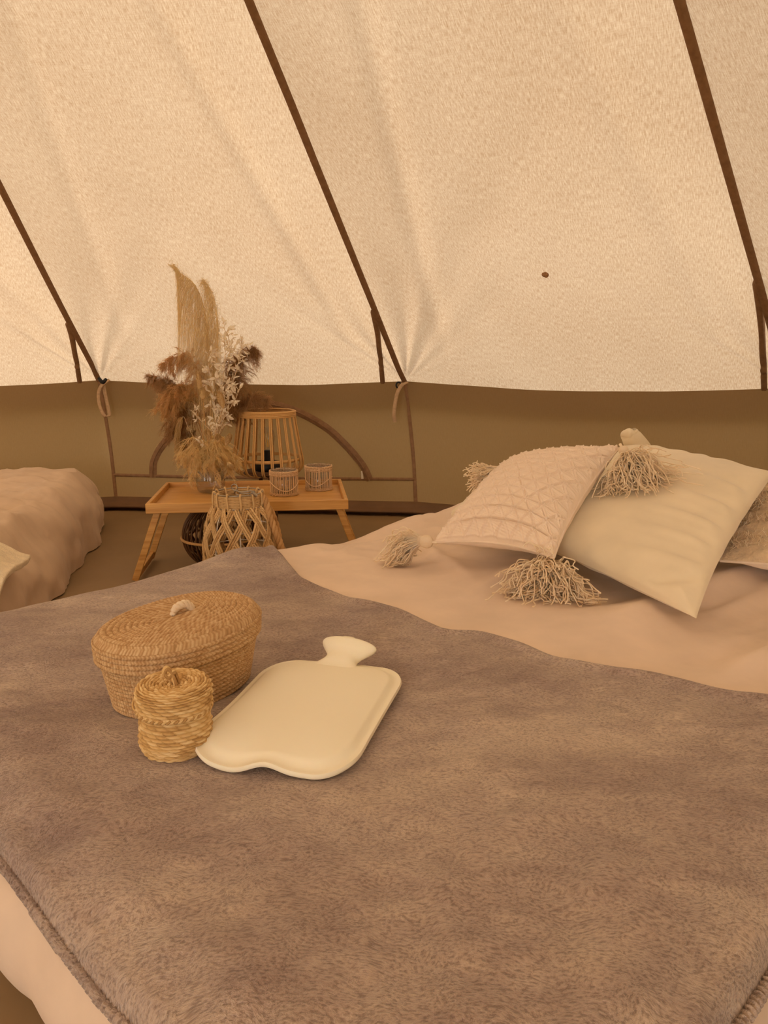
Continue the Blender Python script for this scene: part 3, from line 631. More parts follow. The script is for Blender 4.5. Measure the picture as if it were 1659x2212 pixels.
cen = np.mean(CE, 0); cen[2] = .2
pe = empty('cushion', cen); tag(pe, 'white cushion embossed with a star lattice, with a fringed tassel at each corner', 'cushion')
uvp = np.stack([s*.16, t*.24], -1)
mb = MB(); mb.grid(clampbed(top)-cen, uvp); mb.build('embossed_front', M['emboss'], pe)
mb = MB(); mb.grid(clampbed(bot, .003)-cen, flip=True); mb.build('plain_back', M['backing'], pe)
# rope-like edge
ring = np.concatenate([top[:, 0], top[-1, 1:], top[::-1, -1][1:], top[0, ::-1][1:-1]]); ring = clampbed(ring, .006)
mb = MB(); mb.tubes(ring-cen, .0028, 6, closed=True); mb.build('edge_cord', M['backing'], pe)
def surf_on(P3):
    """height of the cream pillow / bed under a point"""
    xs = P3[..., 0].ravel(); ys = P3[..., 1].ravel(); zs = P3[..., 2].ravel()
    x0, x1, y0, y1 = xs.min(), xs.max(), ys.min(), ys.max(); n = 90; G = np.full((n, n), -9.)
    i = np.clip(((xs-x0)/(x1-x0)*(n-1)).astype(int), 0, n-1); j = np.clip(((ys-y0)/(y1-y0)*(n-1)).astype(int), 0, n-1)
    np.maximum.at(G, (i, j), zs)
    def f(x, y):
        ii = np.clip(((x-x0)/(x1-x0)*(n-1)), 0, n-1).astype(int); jj = np.clip(((y-y0)/(y1-y0)*(n-1)), 0, n-1).astype(int)
        inside = (x > x0) & (x < x1) & (y > y0) & (y < y1); g = np.where(inside, G[ii, jj], -9)
        return np.maximum(g, bedxy(x, y))
    return f
topc, botc, *_ = pillow_pts(CB, .14, 300, 300, .055, .42, 1.0, .55, 5, .0012)
onc = surf_on(topc)
bl = CE[0]; make_tassel(pe, bl+np.array([-.004, .002, 0]), atZ(810, 1155, .235)-atZ(938, 1170, .236), .0155, .085, .045, 200, cen, 1, bedxy, .5)
br = atZ(1188, 1216, .252); make_tassel(pe, br, atZ(1170, 1330, .20)-br, .0165, .088, .092, 330, cen, 2, bedxy, .9)
tl = CE[3]; make_tassel(pe, tl, atY(1010, 1050, 2.08)-atY(1094, 1004, 2.06), .014, .085, .034, 190, cen, 3, None, .6)
tr = CE[2]; make_tassel(pe, tr+np.array([.0, -.02, .004]), atY(1400, 1070, 1.76)-atY(1345, 975, 1.88), .012, .115, .085, 340, cen, 4, onc, .95)
# tufted pillow at right edge
CF = [atZ(1556, 1212, .245), np.array([1.22, 1.36, .26]), np.array([1.42, 1.75, .36]), np.array([.93, 2.02, .34])]
def tuft(s, t): return .004*np.abs(vnoise(s*60, t*60, 3))*1.5+.008*np.maximum(0, vnoise(s*26, t*40, 9))*(np.sin((t-s*.1)*16) > .2)
top, bot, s, t, N = pillow_pts(CF, .13, 240, 240, .05, .42, 1, .8, 15, .003, tuft)
cen = np.mean(CF, 0); cen[2] = .2
pf = empty('cushion', cen); tag(pf, 'tan tufted cushion at the right edge, half hidden by the cream pillow', 'cushion')
mb = MB(); mb.grid(clampbed(top)-cen); mb.build('tufted_front', M['tuft'], pf)
mb = MB(); mb.grid(clampbed(bot, .003)-cen, flip=True); mb.build('plain_back', M['backing'], pf)
ring = np.concatenate([top[:, 0], top[-1, 1:], top[::-1, -1][1:], top[0, ::-1][1:-1]]); mb = MB(); mb.tubes(ring-cen, .003, 6, closed=True); mb.build('piping', M['backing'], pf)
r = np.random.default_rng(5); sel = np.argwhere((np.sin((t-s*.1)*16) > .1) & (np.abs(s) < .95) & (np.abs(t) < .95)); sel = sel[r.integers(0, len(sel), 1500)]
p0 = top[sel[:, 0], sel[:, 1]]; K = 5; dr = r.normal(0, 1, (len(p0), 3))*.5+N+np.array([-.2, -.5, -.1]); dr /= np.linalg.norm(dr, axis=1)[:, None]
P = np.stack([p0+dr*(.020*q_)+r.normal(0, .002, p0.shape)*q_ for q_ in np.linspace(0, 1, K)], 1); mb = MB(); mb.tubes(P-cen, .0009, 4, tone=r.uniform(0, 1, len(p0)))
f = mb.build('tuft_yarn', M['yarn'], pf); f['kind'] = 'stuff'
# ------------------------------------------------------------------ things on the throw
def tz(x, y): u, v = xy2uv(x, y); return float(throw_z(np.array(u), np.array(v)))
# oval jute basket
def oval(c, a, b, ang, th): 
    ca_, sa_ = math.cos(ang), math.sin(ang); n = 2.25
    x = a*np.sign(np.cos(th))*np.abs(np.cos(th))**(2/n); y = b*np.sign(np.sin(th))*np.abs(np.sin(th))**(2/n)
    return c[0]+x*ca_-y*sa_, c[1]+x*sa_+y*ca_
BA = dict(c=(-.298, 1.07), a=.128, b=.088, ang=math.radians(58), h=.108)
bz = tz(*BA['c'])-.002
bask = empty('oval_basket', (BA['c'][0], BA['c'][1], bz)); tag(bask, 'oval braided jute basket with lid and cream rope handle, on the throw', 'basket')
def braid(mbn, path, frow, nst, rowh, rows, amp, thr, along_len):
    """path(th, q) -> xyz and normal, q in rows"""
    q = np.linspace(0, rows, rows*8+1); TH, Q = np.meshgrid(thr, q, indexing='ij'); P, Nn = path(TH, Q)
    fr = Q % 1; st_ = TH/(2*pi)*(nst if frow is None else np.round(nst*frow(np.floor(np.minimum(Q, rows-1e-6))))); zig = np.where(Q.astype(int) % 2 == 0, 1, -1)
    ph = st_+.5*np.abs(fr-.5)*2*1.0*1.2; leafy = np.abs(np.sin(pi*ph))
    hgt = amp*(np.abs(np.sin(pi*fr))**.6)*(.72+.28*leafy)
    ph2 = st_*2+1.3*np.abs(fr-.5)*2; idx = np.floor(ph2)+np.floor(Q)*131+(fr > .5)*57; tone = .22+.38*_h(idx, np.floor(Q), 3)+.28*leafy
    P = P+Nn*hgt[..., None]; mbn.grid(P, np.stack([st_, Q], -1), wrap=True, tone=tone)
thr = np.linspace(0, 2*pi, 1056, endpoint=False)
def side_path(h0, h1, rows, sc0, sc1, out=0):
    def f(TH, Q):
        k_ = Q/rows; sc = sc0+(sc1-sc0)*k_; z = h0+(h1-h0)*k_
        x, y = oval((0, 0), 1, BA['b']/BA['a'], BA['ang'], TH); x = x*BA['a']*sc; y = y*BA['a']*sc
        x2, y2 = oval((0, 0), BA['a'], BA['b'], BA['ang'], TH+1e-3); x1, y1 = oval((0, 0), BA['a'], BA['b'], BA['ang'], TH-1e-3)
        tx_, ty_ = x2-x1, y2-y1; l = np.hypot(tx_, ty_)+1e-9; nx, ny = ty_/l, -tx_/l
        return np.stack([x+nx*out, y+ny*out, z], -1), np.stack([nx, ny, 0*nx], -1)
    return f
HBk = BA['h']
mb = MB(); braid(mb, side_path(.002, HBk-.030, 12, .84, .965, 0), None, 132, 0, 12, .0034, thr, 1); mb.build('basket_body', M['jute'], bask)
R1, R2 = 4, 11
def lid_path(TH, Q):
    sp_ = side_path(HBk-.034, HBk-.004, R1, .985, 1.0, .003); P1, N1 = sp_(TH, np.minimum(Q, R1))
    k_ = 1-np.maximum(Q-R1, 0)/R2*.985
    x, y = oval((0, 0), (BA['a']+.003)*k_, (BA['b']+.003)*k_, BA['ang'], TH); x0 = (BA['a']-BA['b'])*(1-k_)*np.cos(TH)*.9; x = x+x0*math.cos(BA['ang']); y = y+x0*math.sin(BA['ang'])
    P2 = np.stack([x, y, HBk-.004+.010*sstep(1, .9, k_)+.004*(1-k_**2)-.001], -1); w_ = sstep(R1-.8, R1+.8, Q)[..., None]
    N = N1*(1-w_)+np.array([0, 0, 1.])*w_; N /= np.linalg.norm(N, axis=-1, keepdims=True)
    return np.where((Q < R1)[..., None], P1, P2), N
mb = MB(); braid(mb, lid_path, lambda r_: np.clip(1-(r_-R1+.5)/R2, .12, 1), 132, 0, R1+R2, .0034, thr, 1)
lid = mb.build('lid', M['jute'], bask)
a = np.linspace(0, 1, 40); hp_ = spline([(-.022, -.006, 0), (-.016, -.003, .014), (0, 0, .022), (.016, .004, .020), (.028, .008, .006), (.03, .009, -.006)], 60)
hp_ = hp_*[.62, .62, .55]; hp_ = hp_@np.array([[math.cos(.55), math.sin(.55), 0], [-math.sin(.55), math.cos(.55), 0], [0, 0, 1]])+np.array([0.0, .004, HBk+.010])
mb = MB(); 
for j in range(3):
    ph = np.linspace(0, 5*pi, 60)+j*2*pi/3; mb.tubes(hp_+np.stack([0*ph, np.cos(ph)*.0028, np.sin(ph)*.0028], -1), .0042, 8)
tag(mb.build('rope_handle', M['yarn'], lid), 'cream rope handle')
# round seagrass pot with lid
pcx, pcy = -.260, .883; pz = tz(pcx, pcy)-.001
pot = empty('seagrass_pot', (pcx, pcy, pz)); tag(pot, 'small round woven seagrass pot with knotted lid, beside the hot water bottle', 'basket')
def weave(prof, nst, rows, amp, seed, jit=.0):
    prof = spline(np.array([[a_, 0, b_] for a_, b_ in prof]), rows*9+1); q = np.linspace(0, rows, rows*9+1); th = np.linspace(0, 2*pi, nst*9, endpoint=False)
    TH, Q = np.meshgrid(th, q, indexing='ij'); r0 = prof[None, :, 0]; z0 = prof[None, :, 2]
    dr = np.gradient(prof[:, 0]); dz = np.gradient(prof[:, 2]); l = np.hypot(dr, dz)+1e-9; nr = (dz/l)[None]; nz = (-dr/l)[None]
    row = np.floor(Q); fr = Q-row; st_ = TH/(2*pi)*nst+.5*(row % 2)+.35*(fr-.5)+.25*_h(row, row*0, seed); si = np.floor(st_); fs = st_-si
    hgt = amp*(np.sin(pi*fr)**.7)*(np.sin(pi*fs)**.45)*(.7+.5*_h(si, row, seed+1)); tone = .1+.55*_h(si % nst, row, seed+2)+.3*(np.sin(pi*fs)*np.sin(pi*fr))**.5
    wob = 1+jit*vnoise(np.cos(TH)*2+5, np.sin(TH)*2+z0*20, seed)
    R__ = r0*wob+nr*hgt; Zz = z0+nz*hgt
    return np.stack([np.cos(TH)*R__, np.sin(TH)*R__, Zz], -1), tone
P, tn = weave([(.001, .001), (.030, .001), (.0385, .003), (.0425, .012), (.0435, .022), (.0425, .036), (.0405, .052), (.040, .066)], 19, 22, .0030, 3, .05)
mb = MB(); mb.grid(P, wrap=True, tone=tn); mb.build('pot_body', M['seagrass'], pot)
P, tn = weave([(.0415, .055), (.0435, .057), (.0440, .066), (.0445, .076), (.0435, .082), (.0395, .0865), (.032, .0875), (.024, .086), (.014, .0845), (.002, .084)], 20, 20, .0028, 9, .04)
mb = MB(); mb.grid(P, wrap=True, tone=tn)
lid2 = mb.build('lid', M['seagrass'], pot)
th = np.linspace(0, 2*pi, 300, endpoint=False); mb = MB()
for j in range(2):
    mb.tubes(np.stack([np.cos(th)*(.0445+.0015*np.cos(th*30+j*pi)), np.sin(th)*(.0445+.0015*np.cos(th*30+j*pi)), .056+.0015*np.sin(th*30+j*pi)], -1), .0017, 6, closed=True, tone=[.3+.4*j])
mb.build('rim_braid', M['seagrass'], lid2)
mb = MB(); kn = np.array([[0.004, -.004, .084], [.001, .000, .092], [-.004, .004, .100], [-.009, .006, .104], [-.012, .004, .098], [-.006, .002, .094], [.0, .004, .100], [.002, .006, .094], [.006, .002, .084]])
mb.tubes(spline(kn, 60), .0026, 8, tone=[.6], caps=True); mb.tubes(spline(kn[::-1]+[.002, -.002, -.001], 60), .002, 8, tone=[.2]); mb.build('knot', M['seagrass'], lid2)
a = np.linspace(0, pi, 16); mb = MB(); mb.tubes(np.stack([-.043-.007*np.sin(a), -.004+.008*np.cos(a), .062+.007*np.cos(a)], -1), .0014, 6, tone=[.5]); mb.build('side_loop', M['seagrass'], lid2)
# hot water bottle
zb_ = .218
Q4 = [atZ(386, 1640, zb_), atZ(748, 1686, zb_), atZ(884, 1450, zb_), atZ(592, 1424, zb_)]
bc = np.mean(Q4, 0); bc[2] = tz(bc[0], bc[1])
def sq2r(s, t, rc=.42):
    # squircle-like rounding: pull corner points on to a rounded square
    m_ = np.maximum(np.abs(s), np.abs(t)); d_ = np.where(m_ > 0, m_, 1); x, y = s/d_, t/d_      # on the unit square
    ax, ay = np.abs(x), np.abs(y); cx_, cy_ = 1-rc, 1-rc
    inc = (ax > cx_) & (ay > cy_); dx_, dy_ = ax-cx_, ay-cy_; l = np.hypot(dx_, dy_)+1e-9
    nx = np.where(inc, cx_+dx_/l*rc, ax); ny = np.where(inc, cy_+dy_/l*rc, ay)
    return np.sign(x)*nx*m_, np.sign(y)*ny*m_, m_
s, t = np.meshgrid(np.linspace(-1, 1, 121), np.linspace(-1, 1, 141), indexing='ij'); s = np.sign(s)*np.abs(s)**.8; t = np.sign(t)*np.abs(t)**.8
xs, ys, m_ = sq2r(s, t)
ys2 = ys+.035*np.exp(-(xs/.42)**2)*(ys > 0)*ys**4                  # shoulders rise to the neck
P0 = bil(Q4, xs, ys2*1.0)
zt = tz(bc[0], bc[1])
ground = np.vectorize(tz)(P0[::10, ::10, 0], P0[::10, ::10, 1]).max()
lift = .006+.009*gs(xs, ys, .05, -1.05, .22, .22)-.005*gs(xs, ys, -.40, -1.0, .25, .25)+.009*gs(xs, ys, -1, -.8, .4, .5)+.003*gs(xs, ys, 1, 0, .2, 1)
body = np.clip(1-m_**2.2, 0, 1)**.55; flange = 1-sstep(.86, .97, m_)
th_top = .0025+.016*np.clip(1-(m_/.97)**4, 0, 1)**.75*flange
zt_ = ground-.002+lift
topP = P0.copy(); topP[..., 2] = zt_+.002+th_top; botP = P0.copy(); botP[..., 2] = zt_-.002
root = empty('hot_water_bottle', bc); tag(root, 'cream rubber hot water bottle lying flat on the throw', 'hot water bottle')
mb = MB(); mb.grid(topP-bc); mb.grid(botP-bc, flip=True)
edge = lambda g: np.concatenate([g[:, 0], g[-1, 1:], g[::-1, -1][1:], g[0, ::-1][1:-1]])
et, eb = edge(topP), edge(botP); mb.grid(np.stack([et, (et+eb)/2+(et-bc*[1, 1, 0]-[0, 0, 0])*[.012, .012, 0], eb], 1)-bc, wrap=True)
mb.build('rubber_body', M['rubber'], root)
# neck and funnel
nb = (Q4[2]+Q4[3])/2; upd = nb-(Q4[0]+Q4[1])/2; upd[2] = 0; upd /= np.linalg.norm(upd); sdv = np.array([upd[1], -upd[0], 0])
zc = zt_.max()+.004
secs = [(-.030, .056, .004, .0), (-.014, .036, .009, .001), (-.002, .0265, .013, .003), (.007, .0235, .0145, .005), (.014, .0245, .015, .007), (.020, .029, .015, .010), (.026, .0345, .016, .013), (.032, .039, .017, .015), (.037, .041, .0175, .017), (.040, .040, .0165, .018), (.039, .034, .012, .018), (.034, .026, .007, .016), (.028, .012, .004, .014), (.027, .0005, .0005, .014)]
secs = spline(np.array([list(x) for x in secs])[:, :3], 56), spline(np.array([[x[3], 0, 0] for x in secs]), 56)
_a = -.13; upd = np.array([upd[0]*math.cos(_a)-upd[1]*math.sin(_a), upd[0]*math.sin(_a)+upd[1]*math.cos(_a), 0]); sdv = np.array([upd[1], -upd[0], 0])
nb0 = np.array([nb[0], nb[1], ground+.008])-upd*.012+sdv*.004
a = np.arange(56)*2*pi/56; g = []
for (d_, w_, h_), (lf, _, _) in zip(secs[0], secs[1]):
    g.append(nb0+upd*d_+np.array([0, 0, lf+.004])+np.cos(a)[:, None]*sdv*w_*1.12+np.sin(a)[:, None]*(np.array([0, 0, 1])*.93-upd*.35)*h_)
mb = MB(); mb.grid(np.stack(g, 1)-bc, wrap=True); mb.build('neck_funnel', M['rubber'], root)
ctr = nb0+upd*.034+np.array([0, 0, .0345]); a = np.linspace(0, 2*pi, 24, endpoint=False)
mb = MB(); mb.tubes(ctr+np.cos(a)[:, None]*sdv*.010+np.sin(a)[:, None]*(upd*.0045)-bc, .0022, 8, closed=True); mb.build('hanging_eyelet', M['rubber'], root)
# ------------------------------------------------------------------ tray table
TC = np.array([-.428, 2.445]); TA = math.radians(6.5); TWd, TDp = .60, .385
tab = empty('tray_table', (TC[0], TC[1], 0), TA); tag(tab, 'low bamboo tray table with folding legs between the beds', 'table')
def board(name, c, d, M_=None, mat='bamboo', par=None, bev=.002): mb = MB(); mb.box(c, d, M_); return mb.build(name, M[mat], par or tab, smooth=False, bevel=bev)
TZ = .222
for i in range(5): board('tray_slat', (0, -TDp/2+.0125+(i+.5)*(TDp-.025)/5, TZ+.009), (TWd-.024, (TDp-.025)/5-.0008, .008), bev=.0008)
board('tray_rail', (0, -TDp/2+.006, TZ+.015), (TWd, .012, .030)); board('tray_rail', (0, TDp/2-.006, TZ+.015), (TWd, .012, .030))
board('tray_rail', (-TWd/2+.006, 0, TZ+.015), (.012, TDp-.024, .030)); board('tray_rail', (TWd/2-.006, 0, TZ+.015), (.012, TDp-.024, .030))
def beam(name, a, b, w, t_):
    a = np.array(a, float); b = np.array(b, float); d = b-a; L = np.linalg.norm(d); z = d/L; y = np.array([0, 1., 0]); x = np.cross(y, z); x /= np.linalg.norm(x); y = np.cross(z, x)
    return board(name, (a+b)/2, (w, t_, L), np.stack([x, y, z], 1))
for sx in (-1, 1):
    for yy in (-.15, .115):
        beam('leg', (sx*(TWd/2-.028), yy, TZ+.0), (sx*(TWd/2+.052), yy, .006), .020, .014)
    board('foot_bar', (sx*(TWd/2+.045), -.0175, .020), (.012, .255, .018))
# tumblers in rattan sleeves
def tumbler(px, py, r, h, seed, lab):
    c = atZ(px, py, TZ+.013); root = empty('tumbler', c); rn = np.random.default_rng(seed)
    mb = MB(); mb.lathe([(.0005, .002), (r*.86, .002), (r*.9, .006), (r*.9, h*1.03), (r*.86, h*1.03), (r*.86, .008), (.0005, .007)]); mb.build('glass', M['glass'], root)
    for k_ in range(42):
        a = k_*2*pi/42+rn.normal(0, .02); 
        if k_ == 0:
            mb = MB(); mb.tubes(np.array([[0, 0, 0], [0, 0, h*.96]]), .0013, 5, tone=[.7]); rod = mb.mesh('rod'); rod.materials.append(M['rattan2'])
        lean = rn.normal(0, .03); linkmesh('rod', rod, root, (math.cos(a)*r*.96, math.sin(a)*r*.96, .003), (lean*math.sin(a), lean*math.cos(a), 0))
    th = np.linspace(0, 2*pi, 252, endpoint=False); mb = MB()
    for row in range(6):
        ph = (row % 2)*pi; z = h*.80+row*h*.033; mb.tubes(np.stack([np.cos(th)*(r*.97+.0016*np.cos(th*21+ph)), np.sin(th)*(r*.97+.0016*np.cos(th*21+ph)), z+.0006*np.sin(th*5+row)], -1), .0016, 5, closed=True, tone=[rn.uniform()])
    mb.build('woven_rim', M['rattan2'], root); mb = MB()
    for row in range(3):
        ph = (row % 2)*pi; z = .003+row*h*.035; mb.tubes(np.stack([np.cos(th)*(r*.97+.0016*np.cos(th*21+ph)), np.sin(th)*(r*.97+.0016*np.cos(th*21+ph)), z+0*th], -1), .0016, 5, closed=True, tone=[rn.uniform()])
    mb.build('woven_foot', M['rattan2'], root); mb = MB()
    mb.tubes(np.stack([np.cos(th)*r, np.sin(th)*r, h*.38+h*.16*np.sin(th*2+seed)], -1), .0015, 5, closed=True, tone=[.9]); mb.build('wavy_strand', M['rattan2'], root)
    tag(root, lab, 'tumbler', 'rattan covered glasses on the tray table')
tumbler(614, 1068, .046, .082, 1, 'clear glass in a pale rattan sleeve, nearer of two, front of the tray table')
tumbler(689, 1057, .0455, .083, 2, 'clear glass in a darker tan rattan sleeve, rightmost on the tray table')
# big bamboo cage lantern behind the tray
LY = 2.80; lc = atY(580, 1024, LY); zb0 = lc[2]; top0 = atY(576, 892, LY)[2]; HL_ = top0-zb0
lan = empty('cage_lantern', (lc[0], lc[1], 0)); tag(lan, 'bamboo slatted cage lantern with bulb inside, standing behind the tray table', 'lantern')
prof = np.array([(.066, 0), (.094, .010), (.114, .05), (.1265, .13), (.1285, .24), (.1215, .42), (.113, .65), (.1055, .85), (.1025, .985)]); prof3 = spline(np.stack([prof[:, 0], 0*prof[:, 0], zb0+prof[:, 1]*HL_], 1), 24)
mb = MB()
for dth in (-.018, .018): mb.tubes((prof3*[1, 0, 1]+[0, dth*.165, 0]), .0028, 6, tone=[.5+dth*8])
slat = mb.mesh('slat'); slat.materials.append(M['rattan'])
for k_ in range(24): linkmesh('slat', slat, lan, (0, 0, 0), (0, 0, k_*2*pi/24))
mb = MB()
for j in range(4): mb.torus((0, 0, top0-.010+j*.0052), .1035+.0008*(j % 2), .0030, 64, 8)
mb.torus((0, 0, top0+.008), .0985, .003, 64, 8); mb.build('rim', M['rattan'], lan)
mb = MB(); 
for j in range(3): mb.torus((0, 0, zb0+.001+j*.003), .070+.009*j, .003, 64, 8)
mb.build('base_ring', M['darkcane'], lan)
mb = MB(); mb.lathe([(.120, zb0+HL_*.24), (.1235, zb0+HL_*.24), (.1235, zb0+HL_*.29), (.120, zb0+HL_*.29), (.120, zb0+HL_*.24)], seg=64); mb.build('inner_band', M['rattan'], lan)
mb = MB(); mb.lathe([(.0005, zb0+.006), (.085, zb0+.006), (.085, zb0+.014), (.0005, zb0+.014)], seg=48); mb.build('base_disc', M['darkcane'], lan)
mb = MB(); mb.lathe([(.0005, zb0+.014), (.046, zb0+.014), (.050, zb0+.022), (.050, zb0+.040), (.040, zb0+.048), (.022, zb0+.050), (.020, zb0+.088), (.0005, zb0+.088)]); mb.build('lamp_holder', M['black'], lan)
mb = MB(); mb.lathe([(.0005, zb0+.175), (.012, zb0+.172), (.024, zb0+.158), (.029, zb0+.138), (.025, zb0+.116), (.016, zb0+.098), (.014, zb0+.088)], seg=32); bulb = mb.build('bulb', M['glass'], lan)
mb = MB()
for k_ in range(4): a = k_*pi/2; mb.tubes(np.array([[math.cos(a)*.004, math.sin(a)*.004, zb0+.1], [math.cos(a)*.010, math.sin(a)*.010, zb0+.15]]), .0009, 6)
mb.build('filament', M['filament'], bulb)
mb = MB(); mb.tubes(np.array([[.02, -.055, zb0+.004], [.025, -.07, 0]]), .008, 8, caps=True)
for k_ in range(3):
    a = k_*2*pi/3+.9; mb = MB(); mb.tubes(np.array([[math.cos(a)*.03, math.sin(a)*.03, zb0+.004], [math.cos(a)*.032, math.sin(a)*.032, .003]]), .008, 8, caps=True); mb.build('leg', M['darkcane'], lan)
# macrame lantern in front of the table
mc = np.array([-.402, 2.085]); mac = empty('macrame_lantern', (mc[0], mc[1], 0)); tag(mac, 'round lantern of crossed tan cord with rope handle, before the tray table', 'lantern')
mp_ = np.array([(.080, .004), (.090, .04), (.096, .09), (.0965, .14), (.093, .19), (.084, .235), (.072, .262), (.065, .276)]); mprof = spline(np.stack([mp_[:, 0], 0*mp_[:, 0], mp_[:, 1]], 1), 160)
NB = 12; tcol = np.random.default_rng(3)
for sgn in (-1, 1):
    for k_ in range(NB):
        mb = MB(); n = 160; z = mprof[::-1, 2]; r0 = mprof[::-1, 0]; u_ = (z[0]-z)/(z[0]-z[-1]); ph0 = k_*2*pi/NB+(.06 if sgn > 0 else -.06)
        phi = ph0+sgn*u_*math.radians(88)
        ov = .0022*np.sin(u_*pi*NB*88/180*1.0*1.02*2/2*1.0+ (0 if sgn > 0 else pi))
        for j in range(3):
            off_ = (j-1)*.0062; cs = .83; rr = r0+.004+ov
            pj = phi+off_*cs/rr; zj = z+sgn*off_*.55
            wv = .0003*np.sin(u_*120+j*2); mb.tubes(np.stack([np.cos(pj)*(rr+wv), np.sin(pj)*(rr+wv), zj], -1), (.0030+.0005*np.sin(u_*320+j*2)), 7, tone=[tcol.uniform()])
        mb.build('cord_band', M['cord'], mac)
mb = MB()
for j in range(8): mb.torus((0, 0, .2785+j*.0042), .0645, .0024, 56, 6)
mb.build('rim_winding', M['cord'], mac)
mb = MB(); mb.torus((0, 0, .276), .066, .0015, 48, 6); mb.torus((0, 0, .3135), .066, .0017, 48, 6); mb.build('rim_wire', M['metal'], mac)
for k_ in range(NB):
    a = (k_+.5)*2*pi/NB; lp = spline([(.0665, 0, .268), (.0695, .001, .285), (.0695, -.001, .306), (.066, 0, .3175), (.0605, 0, .308), (.060, 0, .285)], 20)
    if k_ == 0: mb = MB(); mb.tubes(lp, .0027, 7, tone=[.8]); lm = mb.mesh('rim_loop'); lm.materials.append(M['cord'])
    linkmesh('rim_loop', lm, mac, (0, 0, 0), (0, 0, a))
for zz, rr in ((.215, .0875), (.155, .0945), (.07, .0915), (.006, .079)): mb = MB(); mb.torus((0, 0, zz), rr, .0014, 56, 6); mb.build('wire_ring', M['whitewire'], mac)
for k_ in range(8):
    a = k_*pi/4+.2; mb = MB(); mb.tubes(np.stack([np.cos(a)*(mprof[:, 0]-.001), np.sin(a)*(mprof[:, 0]-.001), mprof[:, 2]], -1), .0013, 5); mb.build('wire_rib', M['whitewire'], mac)
mb = MB(); mb.lathe([(.0005, .004), (.078, .004), (.078, .008), (.0005, .008)]); mb.build('base_plate', M['darkcane'], mac)
# twisted rope handle flopped at the right
hpth = spline([(.055, .005, .306), (.074, -.010, .292), (.088, -.024, .250), (.106, -.030, .200), (.120, -.030, .160), (.128, -.026, .140), (.124, .0, .134), (.108, .03, .150), (.098, .05, .19), (.085, .045, .24), (.068, .02, .28)], 140)
mb = MB(); T_ = np.gradient(hpth, axis=0); T_ /= np.linalg.norm(T_, axis=1)[:, None]; e = np.cross(T_, [0, 1, .1]); e /= np.linalg.norm(e, axis=1)[:, None]; e2 = np.cross(T_, e)
for j in range(3):
    ph = np.linspace(0, 30*pi/2*1.3, 140)+j*2*pi/3; mb.tubes(hpth+(np.cos(ph)[:, None]*e+np.sin(ph)[:, None]*e2)*.0048, .0054, 8, tone=[.2+.25*j])
mb.build('rope_handle', M['rope'], mac)
def ringat(c, r, nrm_, rad):
    n_ = np.array(nrm_, float); n_ /= np.linalg.norm(n_); a_ = np.cross(n_, [.3, .2, .9]); a_ /= np.linalg.norm(a_); b_ = np.cross(n_, a_); an = np.linspace(0, 2*pi, 28, endpoint=False)
    mb = MB(); mb.tubes(np.array(c)+np.cos(an)[:, None]*a_*r+np.sin(an)[:, None]*b_*r, rad, 7, closed=True); return mb
ringat((-.006, -.02, .330), .0085, (.2, 1, .1), .0016).build('wire_ring', M['metal'], mac)
ringat((.006, -.045, .319), .0075, (.3, 1, .6), .0015).build('wire_ring', M['metal'], mac)
mb = MB(); mb.tubes(spline([(.012, -.046, .322), (.03, -.05, .324), (.046, -.048, .325), (.054, -.044, .320), (.046, -.046, .318), (.03, -.049, .319), (.013, -.046, .319)], 40), .0013, 6); mb.tubes(np.array([[.046, -.05, .322], [.058, -.044, .310]]), .0042, 8, caps=True); mb.build('clasp', M['metal'], mac)
# dark cane lantern under the tray
dk = np.array([-.535, 2.435]); dl = empty('cane_lantern', (dk[0], dk[1], 0)); tag(dl, 'dark brown round cane lantern on the floor under the tray table', 'lantern')
a = np.linspace(.30, pi-.36, 30); pr = np.stack([np.sin(a)*.118, 0*a, .104-np.cos(a)*.104*1.0], -1); pr[:, 2] = .004+(pr[:, 2]-pr[0, 2])*.205/(pr[-1, 2]-pr[0, 2])
mb = MB(); mb.tubes(pr, .0030, 6, tone=[.5]); sl = mb.mesh('slat'); sl.materials.append(M['darkcane'])
for k_ in range(40): linkmesh('slat', sl, dl, (0, 0, 0), (0, 0, k_*2*pi/40+random.uniform(-.02, .02)))
mb = MB(); mb.torus((0, 0, .102), .121, .0045, 64, 8); tag(mb.build('middle_ring', M['rattan'], dl), 'lighter cane ring')
mb = MB(); mb.torus((0, 0, .006), pr[0, 0]+.002, .005, 48, 8); mb.torus((0, 0, .207), pr[-1, 0]+.002, .005, 48, 8); mb.build('end_ring', M['darkcane'], dl)
mb = MB()
for k_ in range(14):
    a = k_*2*pi/14; b_ = a+1.3; mb.tubes(spline([(math.cos(a)*.05, math.sin(a)*.05, .02), (math.cos(a+.6)*.105, math.sin(a+.6)*.105, .1), (math.cos(b_)*.06, math.sin(b_)*.06, .195)], 16), .0035, 6, tone=[.2])
mb.build('inner_cane', M['darkcane'], dl)
